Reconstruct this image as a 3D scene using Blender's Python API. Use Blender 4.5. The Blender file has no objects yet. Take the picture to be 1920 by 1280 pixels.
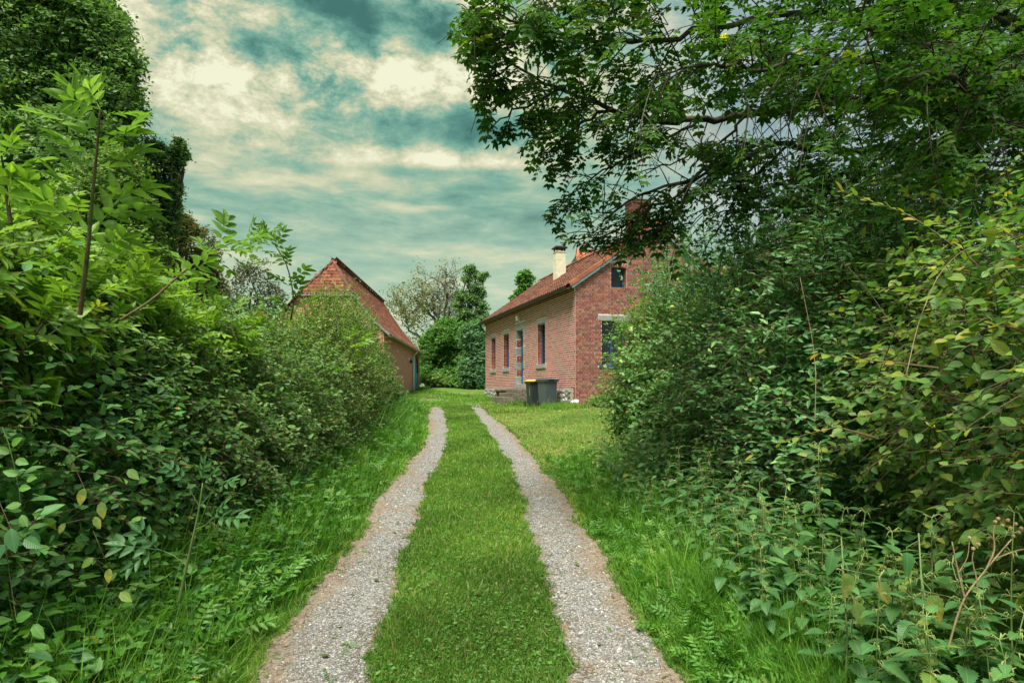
import bpy, math, random
import numpy as np
from mathutils import Matrix, Vector

random.seed(7)
RNG = np.random.default_rng(7)
SC = bpy.context.scene
COL = SC.collection
EYE = 1.53
FPX = 1200.0            # focal length in pixels of the 1920 wide photograph

# ------------------------------------------------------------------ camera
cam = bpy.data.cameras.new("camera")
cam.sensor_width = 36.0
cam.lens = 36.0 * FPX / 1920.0
cam.shift_y = 88.0 / 1920.0
cam.clip_start = 0.05
cam.clip_end = 3000.0
camo = bpy.data.objects.new("camera", cam)
camo.location = (0, 0, EYE)
camo.rotation_euler = (math.radians(90), 0, 0)
COL.objects.link(camo)
SC.camera = camo

# ------------------------------------------------------------------ view
SC.view_settings.view_transform = 'Standard'
SC.view_settings.look = 'None'
SC.view_settings.gamma = 1.0
SC.view_settings.use_curve_mapping = False
SC.view_settings.exposure = 1.32
SC.render.engine = 'CYCLES'
SC.cycles.max_bounces = 6
SC.cycles.diffuse_bounces = 4
SC.cycles.glossy_bounces = 2
SC.cycles.transmission_bounces = 4
SC.cycles.transparent_max_bounces = 4
SC.cycles.use_denoising = True
SC.cycles.denoiser = 'OPENIMAGEDENOISE'

# ------------------------------------------------------------------ sun + sky
SUN_DIR = Vector((-0.17, -0.42, 0.89)).normalized()     # towards the sun
SUN_EL = math.asin(SUN_DIR.z)
SUN_AZ = math.atan2(SUN_DIR.x, SUN_DIR.y)
sun = bpy.data.lights.new("sun", 'SUN')
sun.energy = 3.8
sun.angle = math.radians(30)
sun.color = (1.0, 0.94, 0.80)
suno = bpy.data.objects.new("sun", sun)
suno.rotation_euler = (-SUN_DIR).to_track_quat('-Z', 'Y').to_euler()
suno.location = (-20, 0, 40)
COL.objects.link(suno)

world = bpy.data.worlds.new("World")
SC.world = world
world.use_nodes = True
WN = world.node_tree
WN.nodes.clear()


class NG:
    """tiny helper for node graphs"""
    def __init__(s, tree): s.t = tree
    def n(s, typ, **kw):
        o = s.t.nodes.new(typ)
        for k, v in kw.items():
            setattr(o, k, v)
        return o
    def link(s, a, b): s.t.links.new(a, b)
    def val(s, sock, v):
        if hasattr(v, 'is_output') or isinstance(v, bpy.types.NodeSocket): s.link(v, sock)
        else: sock.default_value = v
    def math(s, op, a, b=None, c=None, clamp=False):
        o = s.n('ShaderNodeMath', operation=op, use_clamp=clamp)
        s.val(o.inputs[0], a)
        if b is not None: s.val(o.inputs[1], b)
        if c is not None: s.val(o.inputs[2], c)
        return o.outputs[0]
    def mix(s, f, a, b, blend='MIX'):
        o = s.n('ShaderNodeMix', data_type='RGBA', blend_type=blend)
        s.val(o.inputs[0], f)
        s.val(o.inputs[6], a if not isinstance(a, tuple) else a + (1,) * (4 - len(a)))
        s.val(o.inputs[7], b if not isinstance(b, tuple) else b + (1,) * (4 - len(b)))
        return o.outputs[2]
    def noise(s, vec, scale, detail=4, rough=.55, dist=0.0):
        o = s.n('ShaderNodeTexNoise')
        if vec is not None: s.link(vec, o.inputs['Vector'])
        o.inputs['Scale'].default_value = scale
        o.inputs['Detail'].default_value = detail
        o.inputs['Roughness'].default_value = rough
        o.inputs['Distortion'].default_value = dist
        return o.outputs['Fac']
    def ramp(s, f, stops, interp='LINEAR'):
        o = s.n('ShaderNodeValToRGB')
        o.color_ramp.interpolation = interp
        e = o.color_ramp.elements
        while len(e) < len(stops): e.new(0.5)
        for el, (p, c) in zip(e, stops):
            el.position = p
            el.color = tuple(c) + (1,) * (4 - len(c)) if not isinstance(c, (int, float)) else (c, c, c, 1)
        s.val(o.inputs[0], f)
        return o.outputs[0]
    def mapping(s, vec, scale=(1, 1, 1), loc=(0, 0, 0), rot=(0, 0, 0)):
        o = s.n('ShaderNodeMapping')
        s.link(vec, o.inputs[0])
        o.inputs['Scale'].default_value = scale
        o.inputs['Location'].default_value = loc
        o.inputs['Rotation'].default_value = rot
        return o.outputs[0]


def build_sky():
    g = NG(WN)
    sky = g.n('ShaderNodeTexSky', sky_type='NISHITA')
    sky.sun_disc = False
    sky.sun_elevation = SUN_EL
    sky.sun_rotation = SUN_AZ
    tc = g.n('ShaderNodeTexCoord').outputs['Generated']
    sep = g.n('ShaderNodeSeparateXYZ')
    g.link(tc, sep.inputs[0])
    x, y, z = sep.outputs
    az = g.math('ARCTAN2', x, y)
    el = g.math('ARCSINE', z)
    # cloud layers: direction noise, drawn out along the horizon lower down
    n1 = g.noise(g.mapping(tc, scale=(1.0, 1.0, 2.0), loc=(3.1, 1.7, 0.2)), 4.2, 4, .55, .3)
    n2 = g.noise(g.mapping(tc, scale=(1.0, 1.0, 6.0), loc=(0.4, 5.2, 1.3)), 3.6, 10, .60, .25)
    n3 = g.noise(g.mapping(tc, scale=(1, 1, 1.8), loc=(7.7, 0.3, 4.0)), 13.0, 14, .68, .15)
    n4 = g.noise(g.mapping(tc, scale=(1, 1, 3.4), loc=(2.7, 4.3, 0.6)), 12.0, 12, .66, .2)
    # near the horizon long streaks, overhead heaps
    hi = g.math('SMOOTHSTEP', el, 0.22, 0.50) if False else None
    mr = g.n('ShaderNodeMapRange', interpolation_type='SMOOTHSTEP')
    g.link(el, mr.inputs[0]); mr.inputs[1].default_value = 0.25; mr.inputs[2].default_value = 0.44
    hi = mr.outputs[0]
    c5 = lambda n, a: g.math('MULTIPLY', g.math('SUBTRACT', n, .5), a)
    nl = g.math('ADD', g.math('ADD', c5(n2, 1.25), c5(n4, 1.0)), .56)
    nh = g.math('ADD', g.math('ADD', c5(n1, .35), c5(n3, 2.9)), .64)
    mixn = g.n('ShaderNodeMix', data_type='FLOAT')
    g.link(hi, mixn.inputs[0]); g.link(nl, mixn.inputs[2]); g.link(nh, mixn.inputs[3])
    f = mixn.outputs[0]
    # individual clouds: (azimuth, elevation, half widths, weight)
    def blob(px, py, wx, wy, amp):
        nonlocal f
        a0 = math.atan((px - 960) / FPX)
        e0 = math.atan((728 - py) / FPX * math.cos(a0))
        da = g.math('DIVIDE', g.math('SUBTRACT', az, a0), wx / FPX)
        de = g.math('DIVIDE', g.math('SUBTRACT', el, e0), wy / FPX)
        r2 = g.math('ADD', g.math('MULTIPLY', da, da), g.math('MULTIPLY', de, de))
        ga = g.math('EXPONENT', g.math('MULTIPLY', r2, -1.0))
        # ragged edge
        ga = g.math('MULTIPLY', ga, g.math('ADD', g.math('MULTIPLY', n3, 2.2), -.1))
        f = g.math('ADD', f, g.math('MULTIPLY', ga, amp))
    blob(650, 20, 120, 30, -.62)
    blob(690, 70, 40, 26, -.30)
    blob(500, 85, 60, 28, -.48)
    blob(800, 92, 40, 30, -.50)
    blob(690, 236, 170, 26, -.42)
    blob(880, 225, 110, 40, -.42)
    blob(760, 318, 150, 14, -.34)
    blob(330, 120, 100, 60, .05)
    blob(900, 60, 60, 50, .16)
    blob(560, 140, 70, 30, .10)
    blob(790, 140, 150, 45, .36)
    blob(480, 180, 220, 60, .18)
    blob(600, 290, 260, 18, .30)
    blob(450, 330, 260, 22, .22)
    blob(880, 300, 120, 16, .32)
    blob(620, 415, 420, 46, -.13)
    blob(950, 400, 220, 60, -.13)
    blob(780, 388, 90, 9, .24)
    blob(560, 232, 200, 14, .22)
    # faint sun rays fanning down from the break in the cloud
    ca, ce = math.atan((845 - 960) / FPX), math.atan((728 - 120) / FPX)
    dx = g.math('SUBTRACT', az, ca); dy = g.math('SUBTRACT', el, ce)
    th = g.math('ARCTAN2', dx, g.math('MULTIPLY', dy, -1.0))
    rr = g.math('SQRT', g.math('ADD', g.math('MULTIPLY', dx, dx), g.math('MULTIPLY', dy, dy)))
    cv = g.n('ShaderNodeCombineXYZ'); g.link(g.math('MULTIPLY', th, 2.0), cv.inputs[0])
    ray = g.ramp(g.noise(cv.outputs[0], 1.5, 1, .4), [(.34, 0.0), (.66, 1.0)])
    fan = g.math('MULTIPLY', g.ramp(rr, [(.02, 0.0), (.10, 1.0), (.26, 0.0)]), g.ramp(g.math('ABSOLUTE', g.math('ADD', th, .55)), [(.35, 1.0), (.75, 0.0)]))
    f = g.math('ADD', f, g.math('MULTIPLY', g.math('MULTIPLY', ray, fan), .18))
    col = g.ramp(f, [(0.0, (.055, .17, .16)), (.22, (.105, .27, .245)), (.42, (.20, .41, .35)),
                     (.56, (.34, .50, .40)), (.70, (.57, .60, .44)), (.86, (.76, .73, .55)), (1.0, (.92, .90, .73))])
    # pale band towards the horizon
    hz = g.ramp(el, [(0.0, 1.0), (.10, .95), (.18, .62), (.28, .15), (.36, 0.0)])
    thin = g.ramp(n2, [(.36, (.46, .60, .50)), (.62, (.68, .73, .59))])
    col = g.mix(g.math('MULTIPLY', hz, .72), col, thin)
    # colder, bluer cloud over to the right
    mr2 = g.n('ShaderNodeMapRange', interpolation_type='SMOOTHSTEP')
    g.link(az, mr2.inputs[0]); mr2.inputs[1].default_value = 0.10; mr2.inputs[2].default_value = 0.42
    cold = g.ramp(n1, [(.36, (.26, .36, .46)), (.64, (.60, .68, .74))])
    col = g.mix(g.math('MULTIPLY', mr2.outputs[0], .85), col, cold)
    # below the horizon
    col10 = g.mix(1.0, col, (4.1, 4.15, 3.75), 'MULTIPLY')
    tint = g.mix(1.0, sky.outputs[0], (.55, .75, .50), 'MULTIPLY')
    fin = g.mix(.06, col10, tint)
    bg = g.n('ShaderNodeBackground')
    g.link(fin, bg.inputs[0])
    bg.inputs[1].default_value = 0.10
    out = g.n('ShaderNodeOutputWorld')
    g.link(bg.outputs[0], out.inputs[0])


build_sky()

# ------------------------------------------------------------------ object helpers
def tag(o, label=None, cat=None, group=None, kind=None):
    if label: o['label'] = label
    if cat: o['category'] = cat
    if group: o['group'] = group
    if kind: o['kind'] = kind
    return o


def thing(name, label, cat, loc=(0, 0, 0), rotz=0.0, group=None):
    o = bpy.data.objects.new(name, None)
    o.empty_display_size = .2
    o.location = loc
    o.rotation_euler = (0, 0, rotz)
    COL.objects.link(o)
    return tag(o, label, cat, group)


def link(name, mesh, parent=None, loc=None):
    o = bpy.data.objects.new(name, mesh)
    COL.objects.link(o)
    if parent is not None: o.parent = parent
    if loc is not None: o.location = loc
    return o


def raw_mesh(name, V, loops, starts, mat=None, col=None, uv=None, smooth=False):
    V = np.ascontiguousarray(V, dtype=np.float32)
    loops = np.ascontiguousarray(loops, dtype=np.int32)
    starts = np.ascontiguousarray(starts, dtype=np.int32)
    me = bpy.data.meshes.new(name)
    me.vertices.add(len(V)); me.vertices.foreach_set('co', V.ravel())
    me.loops.add(len(loops)); me.loops.foreach_set('vertex_index', loops)
    me.polygons.add(len(starts)); me.polygons.foreach_set('loop_start', starts)
    if smooth is not None: me.polygons.foreach_set('use_smooth', np.full(len(starts), bool(smooth)))
    me.update(calc_edges=True)
    if col is not None:
        a = me.attributes.new('col', 'FLOAT_COLOR', 'POINT')
        c = np.ones((len(V), 4), dtype=np.float32); c[:, :3] = col
        a.data.foreach_set('color', c.ravel())
    if uv is not None:
        u = me.uv_layers.new(name='UVMap')
        u.data.foreach_set('uv', np.ascontiguousarray(uv, dtype=np.float32).ravel())
    if mat is not None: me.materials.append(mat)
    return me


def norm(a):
    a = np.asarray(a, dtype=float)
    return a / np.maximum(np.linalg.norm(a, axis=-1, keepdims=True), 1e-9)


class Tpl:
    """a leaf, blade, stone ... to be repeated: verts, faces, uv"""
    def __init__(s, verts, faces):
        s.v = np.array(verts, dtype=float)
        s.loops = np.array([i for f in faces for i in f], dtype=int)
        ln = np.array([len(f) for f in faces])
        s.starts = np.concatenate([[0], np.cumsum(ln)[:-1]])
        s.uv = np.stack([s.v[:, 0], s.v[:, 1] + .5], 1)
    def instances(s, name, pos, ax, nz, size, mat, col, smooth=True, width=None):
        """pos, ax (length axis), nz (normal): (N,3); size (N,), col (N,3)"""
        N = len(pos)
        X = norm(ax)
        Y = norm(np.cross(nz, X))
        Z = np.cross(X, Y)
        sz = np.asarray(size, dtype=float).reshape(N, 1, 1)
        w = sz if width is None else np.asarray(width, dtype=float).reshape(N, 1, 1)
        v = s.v[None]
        P = pos[:, None, :] + sz * v[:, :, 0:1] * X[:, None] + w * v[:, :, 1:2] * Y[:, None] + sz * v[:, :, 2:3] * Z[:, None]
        nv = len(s.v); nl = len(s.loops)
        loops = (s.loops[None] + (np.arange(N) * nv)[:, None]).ravel()
        starts = (s.starts[None] + (np.arange(N) * nl)[:, None]).ravel()
        c = np.repeat(col, nv, axis=0)
        uv = np.tile(s.uv[s.loops], (N, 1))
        return raw_mesh(name, P.reshape(-1, 3), loops, starts, mat, c, uv, smooth)
    def single(s, name, mat, col, smooth=True):
        c = np.tile(np.array(col, dtype=float), (len(s.v), 1))
        return raw_mesh(name, s.v, s.loops, s.starts, mat, c, s.uv[s.loops], smooth)


def leaf_tpl(wid=.5, widest=.38, fold=.10, droop=.10, seg=2, serr=0.0):
    """blade folded along the midrib; seg stations between base and tip"""
    st = np.linspace(0, 1, seg + 2)
    mid, lft, rgt = [], [], []
    for i, x in enumerate(st):
        w = 0 if i in (0, len(st) - 1) else wid * .5 * (math.sin(math.pi * x ** (math.log(.5) / math.log(widest))) ** .85)
        z = -droop * x * x
        mid.append((x, 0, z))
        if w > 0:
            sx = serr * (1 if i % 2 else -1)
            lft.append((x - sx, w * (1 + serr * 7 * (1 if i % 2 else -1)), z + fold * w * 2))
            rgt.append((x - sx, -w * (1 + serr * 7 * (1 if i % 2 else -1)), z + fold * w * 2))
    verts = mid + lft + rgt
    n = len(mid); m = len(lft)
    L = lambda i: n + i - 1
    R = lambda i: n + m + i - 1
    faces = [(0, 1, L(1)), (0, R(1), 1)]
    for i in range(1, n - 2):
        faces += [(i, i + 1, L(i + 1), L(i)), (i, R(i), R(i + 1), i + 1)]
    faces += [(n - 2, n - 1, L(n - 2)), (n - 2, R(n - 2), n - 1)]
    return Tpl(verts, faces)


def simple_leaf(wid=.5, fold=.12, droop=.08):
    w = wid / 2
    v = [(0, 0, 0), (.30, w, fold * wid), (.68, w * .72, fold * wid * .7 - droop * .5), (1, 0, -droop), (.68, -w * .72, fold * wid * .7 - droop * .5), (.30, -w, fold * wid)]
    return Tpl(v, [(0, 3, 2, 1), (0, 5, 4, 3)])


def compound_leaf(pairs=3, ll=.42, lw=.17, start=.28, sweep=.55, droop=.25, ang=None, seg=1):
    V, F = [], []
    base = simple_leaf(1.0, .10, .10) if seg == 1 else leaf_tpl(1.0, .42, .10, .12, seg)
    bl = base.loops; bs = list(base.starts) + [len(bl)]
    def add(px, dirx, diry, l, w):
        o = len(V)
        z0 = -droop * px * px
        for (x, y, z) in base.v:
            xx = px + dirx * x * l - diry * y * w
            yy = diry * x * l + dirx * y * w
            V.append((xx, yy, z0 + z * l - droop * .35 * x * l))
        for i in range(len(bs) - 1):
            F.append(tuple(int(k) + o for k in bl[bs[i]:bs[i + 1]]))
    for k in range(pairs):
        px = start + (1 - ll * .9 - start) * (k / max(pairs - 1, 1)) if pairs > 1 else start
        l = ll * (.72 + .28 * k / max(pairs - 1, 1))
        for sgn in (1, -1):
            a = sweep + .5 * (1 - k / max(pairs, 1)) * .5
            dx, dy = math.cos(a), sgn * math.sin(a)
            add(px, dx, dy, l, lw)
    add(1 - ll, 1, 0, ll, lw * 1.1)
    # stalk
    o = len(V)
    V += [(0, .006, 0), (0, -.006, 0), (1 - ll, -.004, -droop * (1 - ll) ** 2), (1 - ll, .004, -droop * (1 - ll) ** 2)]
    F.append((o, o + 1, o + 2, o + 3))
    return Tpl(V, F)


T_OVATE = leaf_tpl(.54, .42, .10, .12, 5, .008)
T_PLAIN = simple_leaf(.55, .12, .10)
T_PLAINN = simple_leaf(.56, .12, .10)
T_LANCE = simple_leaf(.42, .14, .10)
T_LANCEN = leaf_tpl(.42, .40, .12, .14, 3)
T_NETTLE = leaf_tpl(.60, .28, .10, .22, 13, .018)
T_WALNUT = compound_leaf(3, .33, .18, .22, 1.0, .22)
T_WALNUTN = compound_leaf(3, .33, .18, .22, 1.0, .22, seg=3)
T_ELDER = compound_leaf(3, .40, .138, .26, .85, .22)
T_ELDERN = compound_leaf(3, .40, .138, .26, .85, .22, seg=3)
T_FERN = compound_leaf(5, .30, .11, .12, 1.05, .25)


def tube_mesh(name, lines, mat=None, sides=5, col=None, parent=None):
    """lines: list of (points (K,3), radii (K,)) -> one mesh of tapered tubes"""
    VV, LL, SS = [], [], []
    off = 0; lo = 0
    for P, R in lines:
        P = np.asarray(P, dtype=float); R = np.asarray(R, dtype=float)
        K = len(P)
        T = np.gradient(P, axis=0); T = norm(T)
        ref = np.array([0, 0, 1.0]) if abs(T[0][2]) < .9 else np.array([1.0, 0, 0])
        A = norm(np.cross(T, ref)); B = np.cross(T, A)
        an = np.arange(sides) * 2 * math.pi / sides
        ring = P[:, None] + R[:, None, None] * (np.cos(an)[None, :, None] * A[:, None] + np.sin(an)[None, :, None] * B[:, None])
        VV.append(ring.reshape(-1, 3))
        i = np.arange(K - 1)[:, None]; j = np.arange(sides)[None]
        j2 = (j + 1) % sides
        q = np.stack([i * sides + j, i * sides + j2, (i + 1) * sides + j2, (i + 1) * sides + j], -1).reshape(-1, 4) + off
        LL.append(q.ravel()); SS.append(lo + np.arange(len(q)) * 4)
        lo += q.size
        cap = np.arange(sides)[::-1] + off + (K - 1) * sides
        LL.append(cap[::-1]); SS.append(np.array([lo])); lo += sides
        off += K * sides
    V = np.concatenate(VV)
    c = None
    if col is not None: c = np.tile(np.array(col, dtype=float), (len(V), 1))
    return raw_mesh(name, V, np.concatenate(LL), np.concatenate(SS), mat, c, None, True)


class MB:
    """collects boxes, prisms and tubes into one mesh"""
    def __init__(s): s.v = []; s.f = []
    def box(s, x0, x1, y0, y1, z0, z1):
        o = len(s.v)
        s.v += [(x, y, z) for z in (z0, z1) for (x, y) in ((x0, y0), (x1, y0), (x1, y1), (x0, y1))]
        s.f += [tuple(o + i for i in q) for q in ((3, 2, 1, 0), (4, 5, 6, 7), (0, 1, 5, 4), (1, 2, 6, 5), (2, 3, 7, 6), (3, 0, 4, 7))]
        return s
    def loft(s, ringa, ringb, capa=True, capb=True):
        o = len(s.v); n = len(ringa)
        s.v += list(ringa) + list(ringb)
        s.f += [(o + i, o + (i + 1) % n, o + n + (i + 1) % n, o + n + i) for i in range(n)]
        if capa: s.f.append(tuple(o + i for i in range(n))[::-1])
        if capb: s.f.append(tuple(o + n + i for i in range(n)))
        return s
    def poly(s, pts):
        o = len(s.v); s.v += list(pts); s.f.append(tuple(range(o, o + len(pts)))); return s
    def cyl(s, a, b, ra, rb=None, n=10):
        rb = ra if rb is None else rb
        a = Vector(a); b = Vector(b); d = (b - a).normalized()
        ref = Vector((0, 0, 1)) if abs(d.z) < .9 else Vector((1, 0, 0))
        A = d.cross(ref).normalized(); B = d.cross(A)
        ring = lambda c, r: [tuple(c + r * (math.cos(t) * A + math.sin(t) * B)) for t in [2 * math.pi * i / n for i in range(n)]]
        return s.loft(ring(a, ra), ring(b, rb))
    def mesh(s, name, mat=None, bevel=0.0, smooth=False, col=None):
        me = bpy.data.meshes.new(name)
        me.from_pydata([tuple(map(float, v)) for v in s.v], [], s.f)
        if bevel > 0:
            import bmesh
            bm = bmesh.new(); bm.from_mesh(me)
            bmesh.ops.recalc_face_normals(bm, faces=bm.faces)
            ed = [e for e in bm.edges if len(e.link_faces) == 2 and e.calc_face_angle(0) > .5]
            bmesh.ops.bevel(bm, geom=ed, offset=bevel, segments=2, profile=.6, affect='EDGES')
            bm.to_mesh(me); bm.free()
        if col is not None:
            a = me.attributes.new('col', 'FLOAT_COLOR', 'POINT')
            a.data.foreach_set('color', np.tile(np.array(tuple(col) + (1,), dtype=np.float32), len(me.vertices)))
        if smooth: me.polygons.foreach_set('use_smooth', np.ones(len(me.polygons), dtype=bool))
        if mat is not None: me.materials.append(mat)
        return me
    def build(s, name, mat, parent=None, bevel=0.0, smooth=False, col=None):
        return link(name, s.mesh(name, mat, bevel, smooth, col), parent)


# ------------------------------------------------------------------ materials
def new_mat(name):
    m = bpy.data.materials.new(name); m.use_nodes = True
    m.node_tree.nodes.clear()
    return m, NG(m.node_tree)


def finish(m, g, shader):
    o = g.n('ShaderNodeOutputMaterial'); g.link(shader, o.inputs[0]); return m


def principled(g, base, rough=.7, spec=.3, metal=0.0, normal=None):
    p = g.n('ShaderNodeBsdfPrincipled')
    g.val(p.inputs['Base Color'], base if not isinstance(base, tuple) else base + (1,) * (4 - len(base)))
    g.val(p.inputs['Roughness'], rough)
    p.inputs['Specular IOR Level'].default_value = spec
    p.inputs['Metallic'].default_value = metal
    if normal is not None: g.link(normal, p.inputs['Normal'])
    return p.outputs[0]


def bump(g, h, strength=.4, dist=.01):
    b = g.n('ShaderNodeBump'); b.inputs['Strength'].default_value = strength; b.inputs['Distance'].default_value = dist
    g.link(h, b.inputs['Height']); return b.outputs[0]


def mat_leaf(name, trans=.38, rough=.42, spec=.45, veins=True, back=1.15):
    m, g = new_mat(name)
    c = g.n('ShaderNodeAttribute', attribute_name='col').outputs['Color']
    nrm = None
    if veins:
        uv = g.n('ShaderNodeUVMap').outputs[0]
        sp = g.n('ShaderNodeSeparateXYZ'); g.link(uv, sp.inputs[0])
        w = g.math('ABSOLUTE', g.math('SUBTRACT', sp.outputs[1], .5))
        rib = g.math('LESS_THAN', w, .014)
        vein = g.math('SINE', g.math('SUBTRACT', g.math('MULTIPLY', sp.outputs[0], 62.0), g.math('MULTIPLY', w, 75.0)))
        v01 = g.math('MULTIPLY_ADD', vein, .5, .5)
        c = g.mix(g.math('MULTIPLY', g.math('POWER', v01, 6.0), .22), c, g.mix(1.0, c, (1.6, 1.5, 1.5), 'MULTIPLY'))
        c = g.mix(g.math('MULTIPLY', rib, .45), c, g.mix(1.0, c, (2.2, 1.9, 1.9), 'MULTIPLY'))
        nrm = bump(g, v01, .25, .004)
    obj = g.n('ShaderNodeNewGeometry')
    nz = g.noise(obj.outputs['Position'], 14.0, 3)
    c = g.mix(1.0, c, g.ramp(nz, [(.3, (.78, .80, .78)), (.7, (1.2, 1.18, 1.15))]), 'MULTIPLY')
    p = principled(g, c, rough, spec, 0, nrm)
    t = g.n('ShaderNodeBsdfTranslucent')
    g.link(g.mix(1.0, c, (1.25 * back, 1.30 * back, .60 * back), 'MULTIPLY'), t.inputs[0])
    mx = g.n('ShaderNodeMixShader'); mx.inputs[0].default_value = trans
    g.link(p, mx.inputs[1]); g.link(t.outputs[0], mx.inputs[2])
    return finish(m, g, mx.outputs[0])


M_LEAF = mat_leaf('leaf', .38, .45, .40)
M_LEAF_WAX = mat_leaf('waxy_leaf', .25, .34, .55)
M_LEAF_FAR = mat_leaf('distant_leaf', .34, .55, .25, veins=False)
M_GRASS = mat_leaf('grass_blade', .38, .5, .30, veins=False)


def mat_spotted():
    """ailing leaf: its own colour, green near the veins, brown at spots and tip"""
    m, g = new_mat('ailing_leaf')
    c = g.n('ShaderNodeAttribute', attribute_name='col').outputs['Color']
    pos = g.n('ShaderNodeNewGeometry').outputs['Position']
    uv = g.n('ShaderNodeUVMap').outputs[0]
    sp = g.n('ShaderNodeSeparateXYZ'); g.link(uv, sp.inputs[0])
    w = g.math('ABSOLUTE', g.math('SUBTRACT', sp.outputs[1], .5))
    vein = g.math('MULTIPLY_ADD', g.math('SINE', g.math('SUBTRACT', g.math('MULTIPLY', sp.outputs[0], 62.0), g.math('MULTIPLY', w, 75.0))), .5, .5)
    n = g.noise(pos, 38.0, 4, .6)
    gr = g.math('ADD', g.math('MULTIPLY', vein, .10), g.math('SUBTRACT', g.math('ADD', n, .06), g.math('MULTIPLY', sp.outputs[0], .28)))
    c = g.mix(g.ramp(gr, [(.36, 0.0), (.56, 1.0)]), c, (.085, .17, .035))
    n2 = g.noise(pos, 95.0, 3, .6)
    c = g.mix(g.ramp(n2, [(.60, 0.0), (.68, .8)]), c, (.13, .07, .025))
    p = principled(g, c, .55, .3, 0, bump(g, vein, .3, .004))
    t = g.n('ShaderNodeBsdfTranslucent'); g.link(c, t.inputs[0])
    mx = g.n('ShaderNodeMixShader'); mx.inputs[0].default_value = .35
    g.link(p, mx.inputs[1]); g.link(t.outputs[0], mx.inputs[2])
    return finish(m, g, mx.outputs[0])


M_SPOT = mat_spotted()


def mat_bark(name, a, b, scale=18.0):
    m, g = new_mat(name)
    pos = g.n('ShaderNodeNewGeometry').outputs['Position']
    n = g.noise(g.mapping(pos, scale=(1, 1, .35)), scale, 6, .65, .4)
    n2 = g.noise(pos, 3.0, 4)
    c = g.ramp(n, [(.3, a), (.7, b)])
    c = g.mix(g.ramp(n2, [(.52, 0.0), (.66, .6)]), c, (.13, .15, .07))
    return finish(m, g, principled(g, c, .85, .2, 0, bump(g, n, .8, .02)))


M_BARK = mat_bark('bark', (.020, .016, .012), (.075, .062, .048))
M_BARK_PALE = mat_bark('pale_bark', (.06, .06, .05), (.15, .148, .122), 9.0)
M_TWIG = mat_bark('twig', (.05, .032, .02), (.14, .09, .055), 30.0)
M_STALK = mat_bark('dry_stalk', (.17, .12, .07), (.33, .25, .15), 30.0)


def mat_greenstem():
    m, g = new_mat('green_stem')
    pos = g.n('ShaderNodeNewGeometry').outputs['Position']
    c = g.ramp(g.noise(pos, 12, 3), [(.3, (.06, .11, .03)), (.7, (.13, .19, .06))])
    return finish(m, g, principled(g, c, .5, .35))


M_STEM = mat_greenstem()


def mat_col(name, rough=.85, spec=.2, nscale=40.0, namp=.35, bmp=.5, bdist=.004, dirt=None):
    """colour from the piece's own 'col' attribute with grain"""
    m, g = new_mat(name)
    c = g.n('ShaderNodeAttribute', attribute_name='col').outputs['Color']
    pos = g.n('ShaderNodeTexCoord').outputs['Object']
    n = g.noise(pos, nscale, 6, .65)
    n2 = g.noise(pos, 1.3, 4, .6)
    c = g.mix(1.0, c, g.ramp(n, [(.25, (1 - namp,) * 3), (.75, (1 + namp,) * 3)]), 'MULTIPLY')
    if dirt is not None:
        c = g.mix(g.ramp(n2, [(.50, 0.0), (.72, dirt[1])]), c, dirt[0])
    return finish(m, g, principled(g, c, rough, spec, 0, bump(g, n, bmp, bdist)))


M_BRICK = mat_col('brick', .88, .18, 55, .25, .5, .003, ((.17, .10, .085), .30))
M_TILE = mat_col('roof_tile', .80, .22, 40, .35, .6, .006, ((.085, .06, .045), .75))
M_STONE = mat_col('stone', .85, .25, 22, .30, .7, .006, ((.20, .20, .17), .4))
M_GRAVEL = mat_col('gravel_stone', .9, .2, 60, .35, .5, .003)


def mat_plain(name, c, rough=.6, spec=.35, metal=0.0, namp=.18, nscale=12.0, bmp=.15):
    m, g = new_mat(name)
    pos = g.n('ShaderNodeTexCoord').outputs['Object']
    n = g.noise(pos, nscale, 6, .6)
    cc = g.mix(1.0, c, g.ramp(n, [(.25, (1 - namp,) * 3), (.75, (1 + namp,) * 3)]), 'MULTIPLY')
    return finish(m, g, principled(g, cc, rough, spec, metal, bump(g, n, bmp, .004)))


M_MORTAR = mat_plain('mortar', (.62, .53, .505), .95, .1, 0, .22, 6.0, .5)
M_ZINC = mat_plain('zinc', (.24, .30, .35), .45, .4, .55, .2, 5.0)
M_GUTTER = mat_plain('gutter_zinc', (.045, .05, .05), .5, .4, .4, .25, 6.0)
M_BLUE = mat_plain('blue_paint', (.012, .060, .17), .45, .4, 0, .2, 8.0)
M_TEAL = mat_plain('teal_paint', (.015, .36, .45), .5, .35, 0, .2, 5.0)
M_BLUESTONE = mat_plain('dressed_stone', (.25, .262, .27), .85, .25, 0, .25, 9.0, .5)
M_CREAM = mat_plain('cream_render', (.62, .59, .45), .85, .2, 0, .15, 7.0, .3)
M_CEMENT = mat_plain('cement', (.36, .33, .28), .9, .2, 0, .3, 5.0, .5)
M_WHITE = mat_plain('white_enamel', (.75, .75, .72), .4, .4, 0, .06)
M_DARK = mat_plain('dark_metal', (.03, .03, .032), .5, .4, .3, .2)
M_PVC = mat_plain('pale_pipe', (.58, .64, .68), .45, .4, 0, .12)
M_BIN = mat_plain('bin_plastic', (.058, .078, .092), .42, .45, 0, .14, 3.0, .1)
M_BINDARK = mat_plain('dark_bin_plastic', (.022, .035, .036), .42, .45, 0, .2, 3.0, .1)
M_YELLOW = mat_plain('yellow_plastic', (.62, .46, .07), .45, .4, 0, .15, 4.0)
M_RUBBER = mat_plain('black_rubber', (.015, .015, .015), .7, .3)


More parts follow.
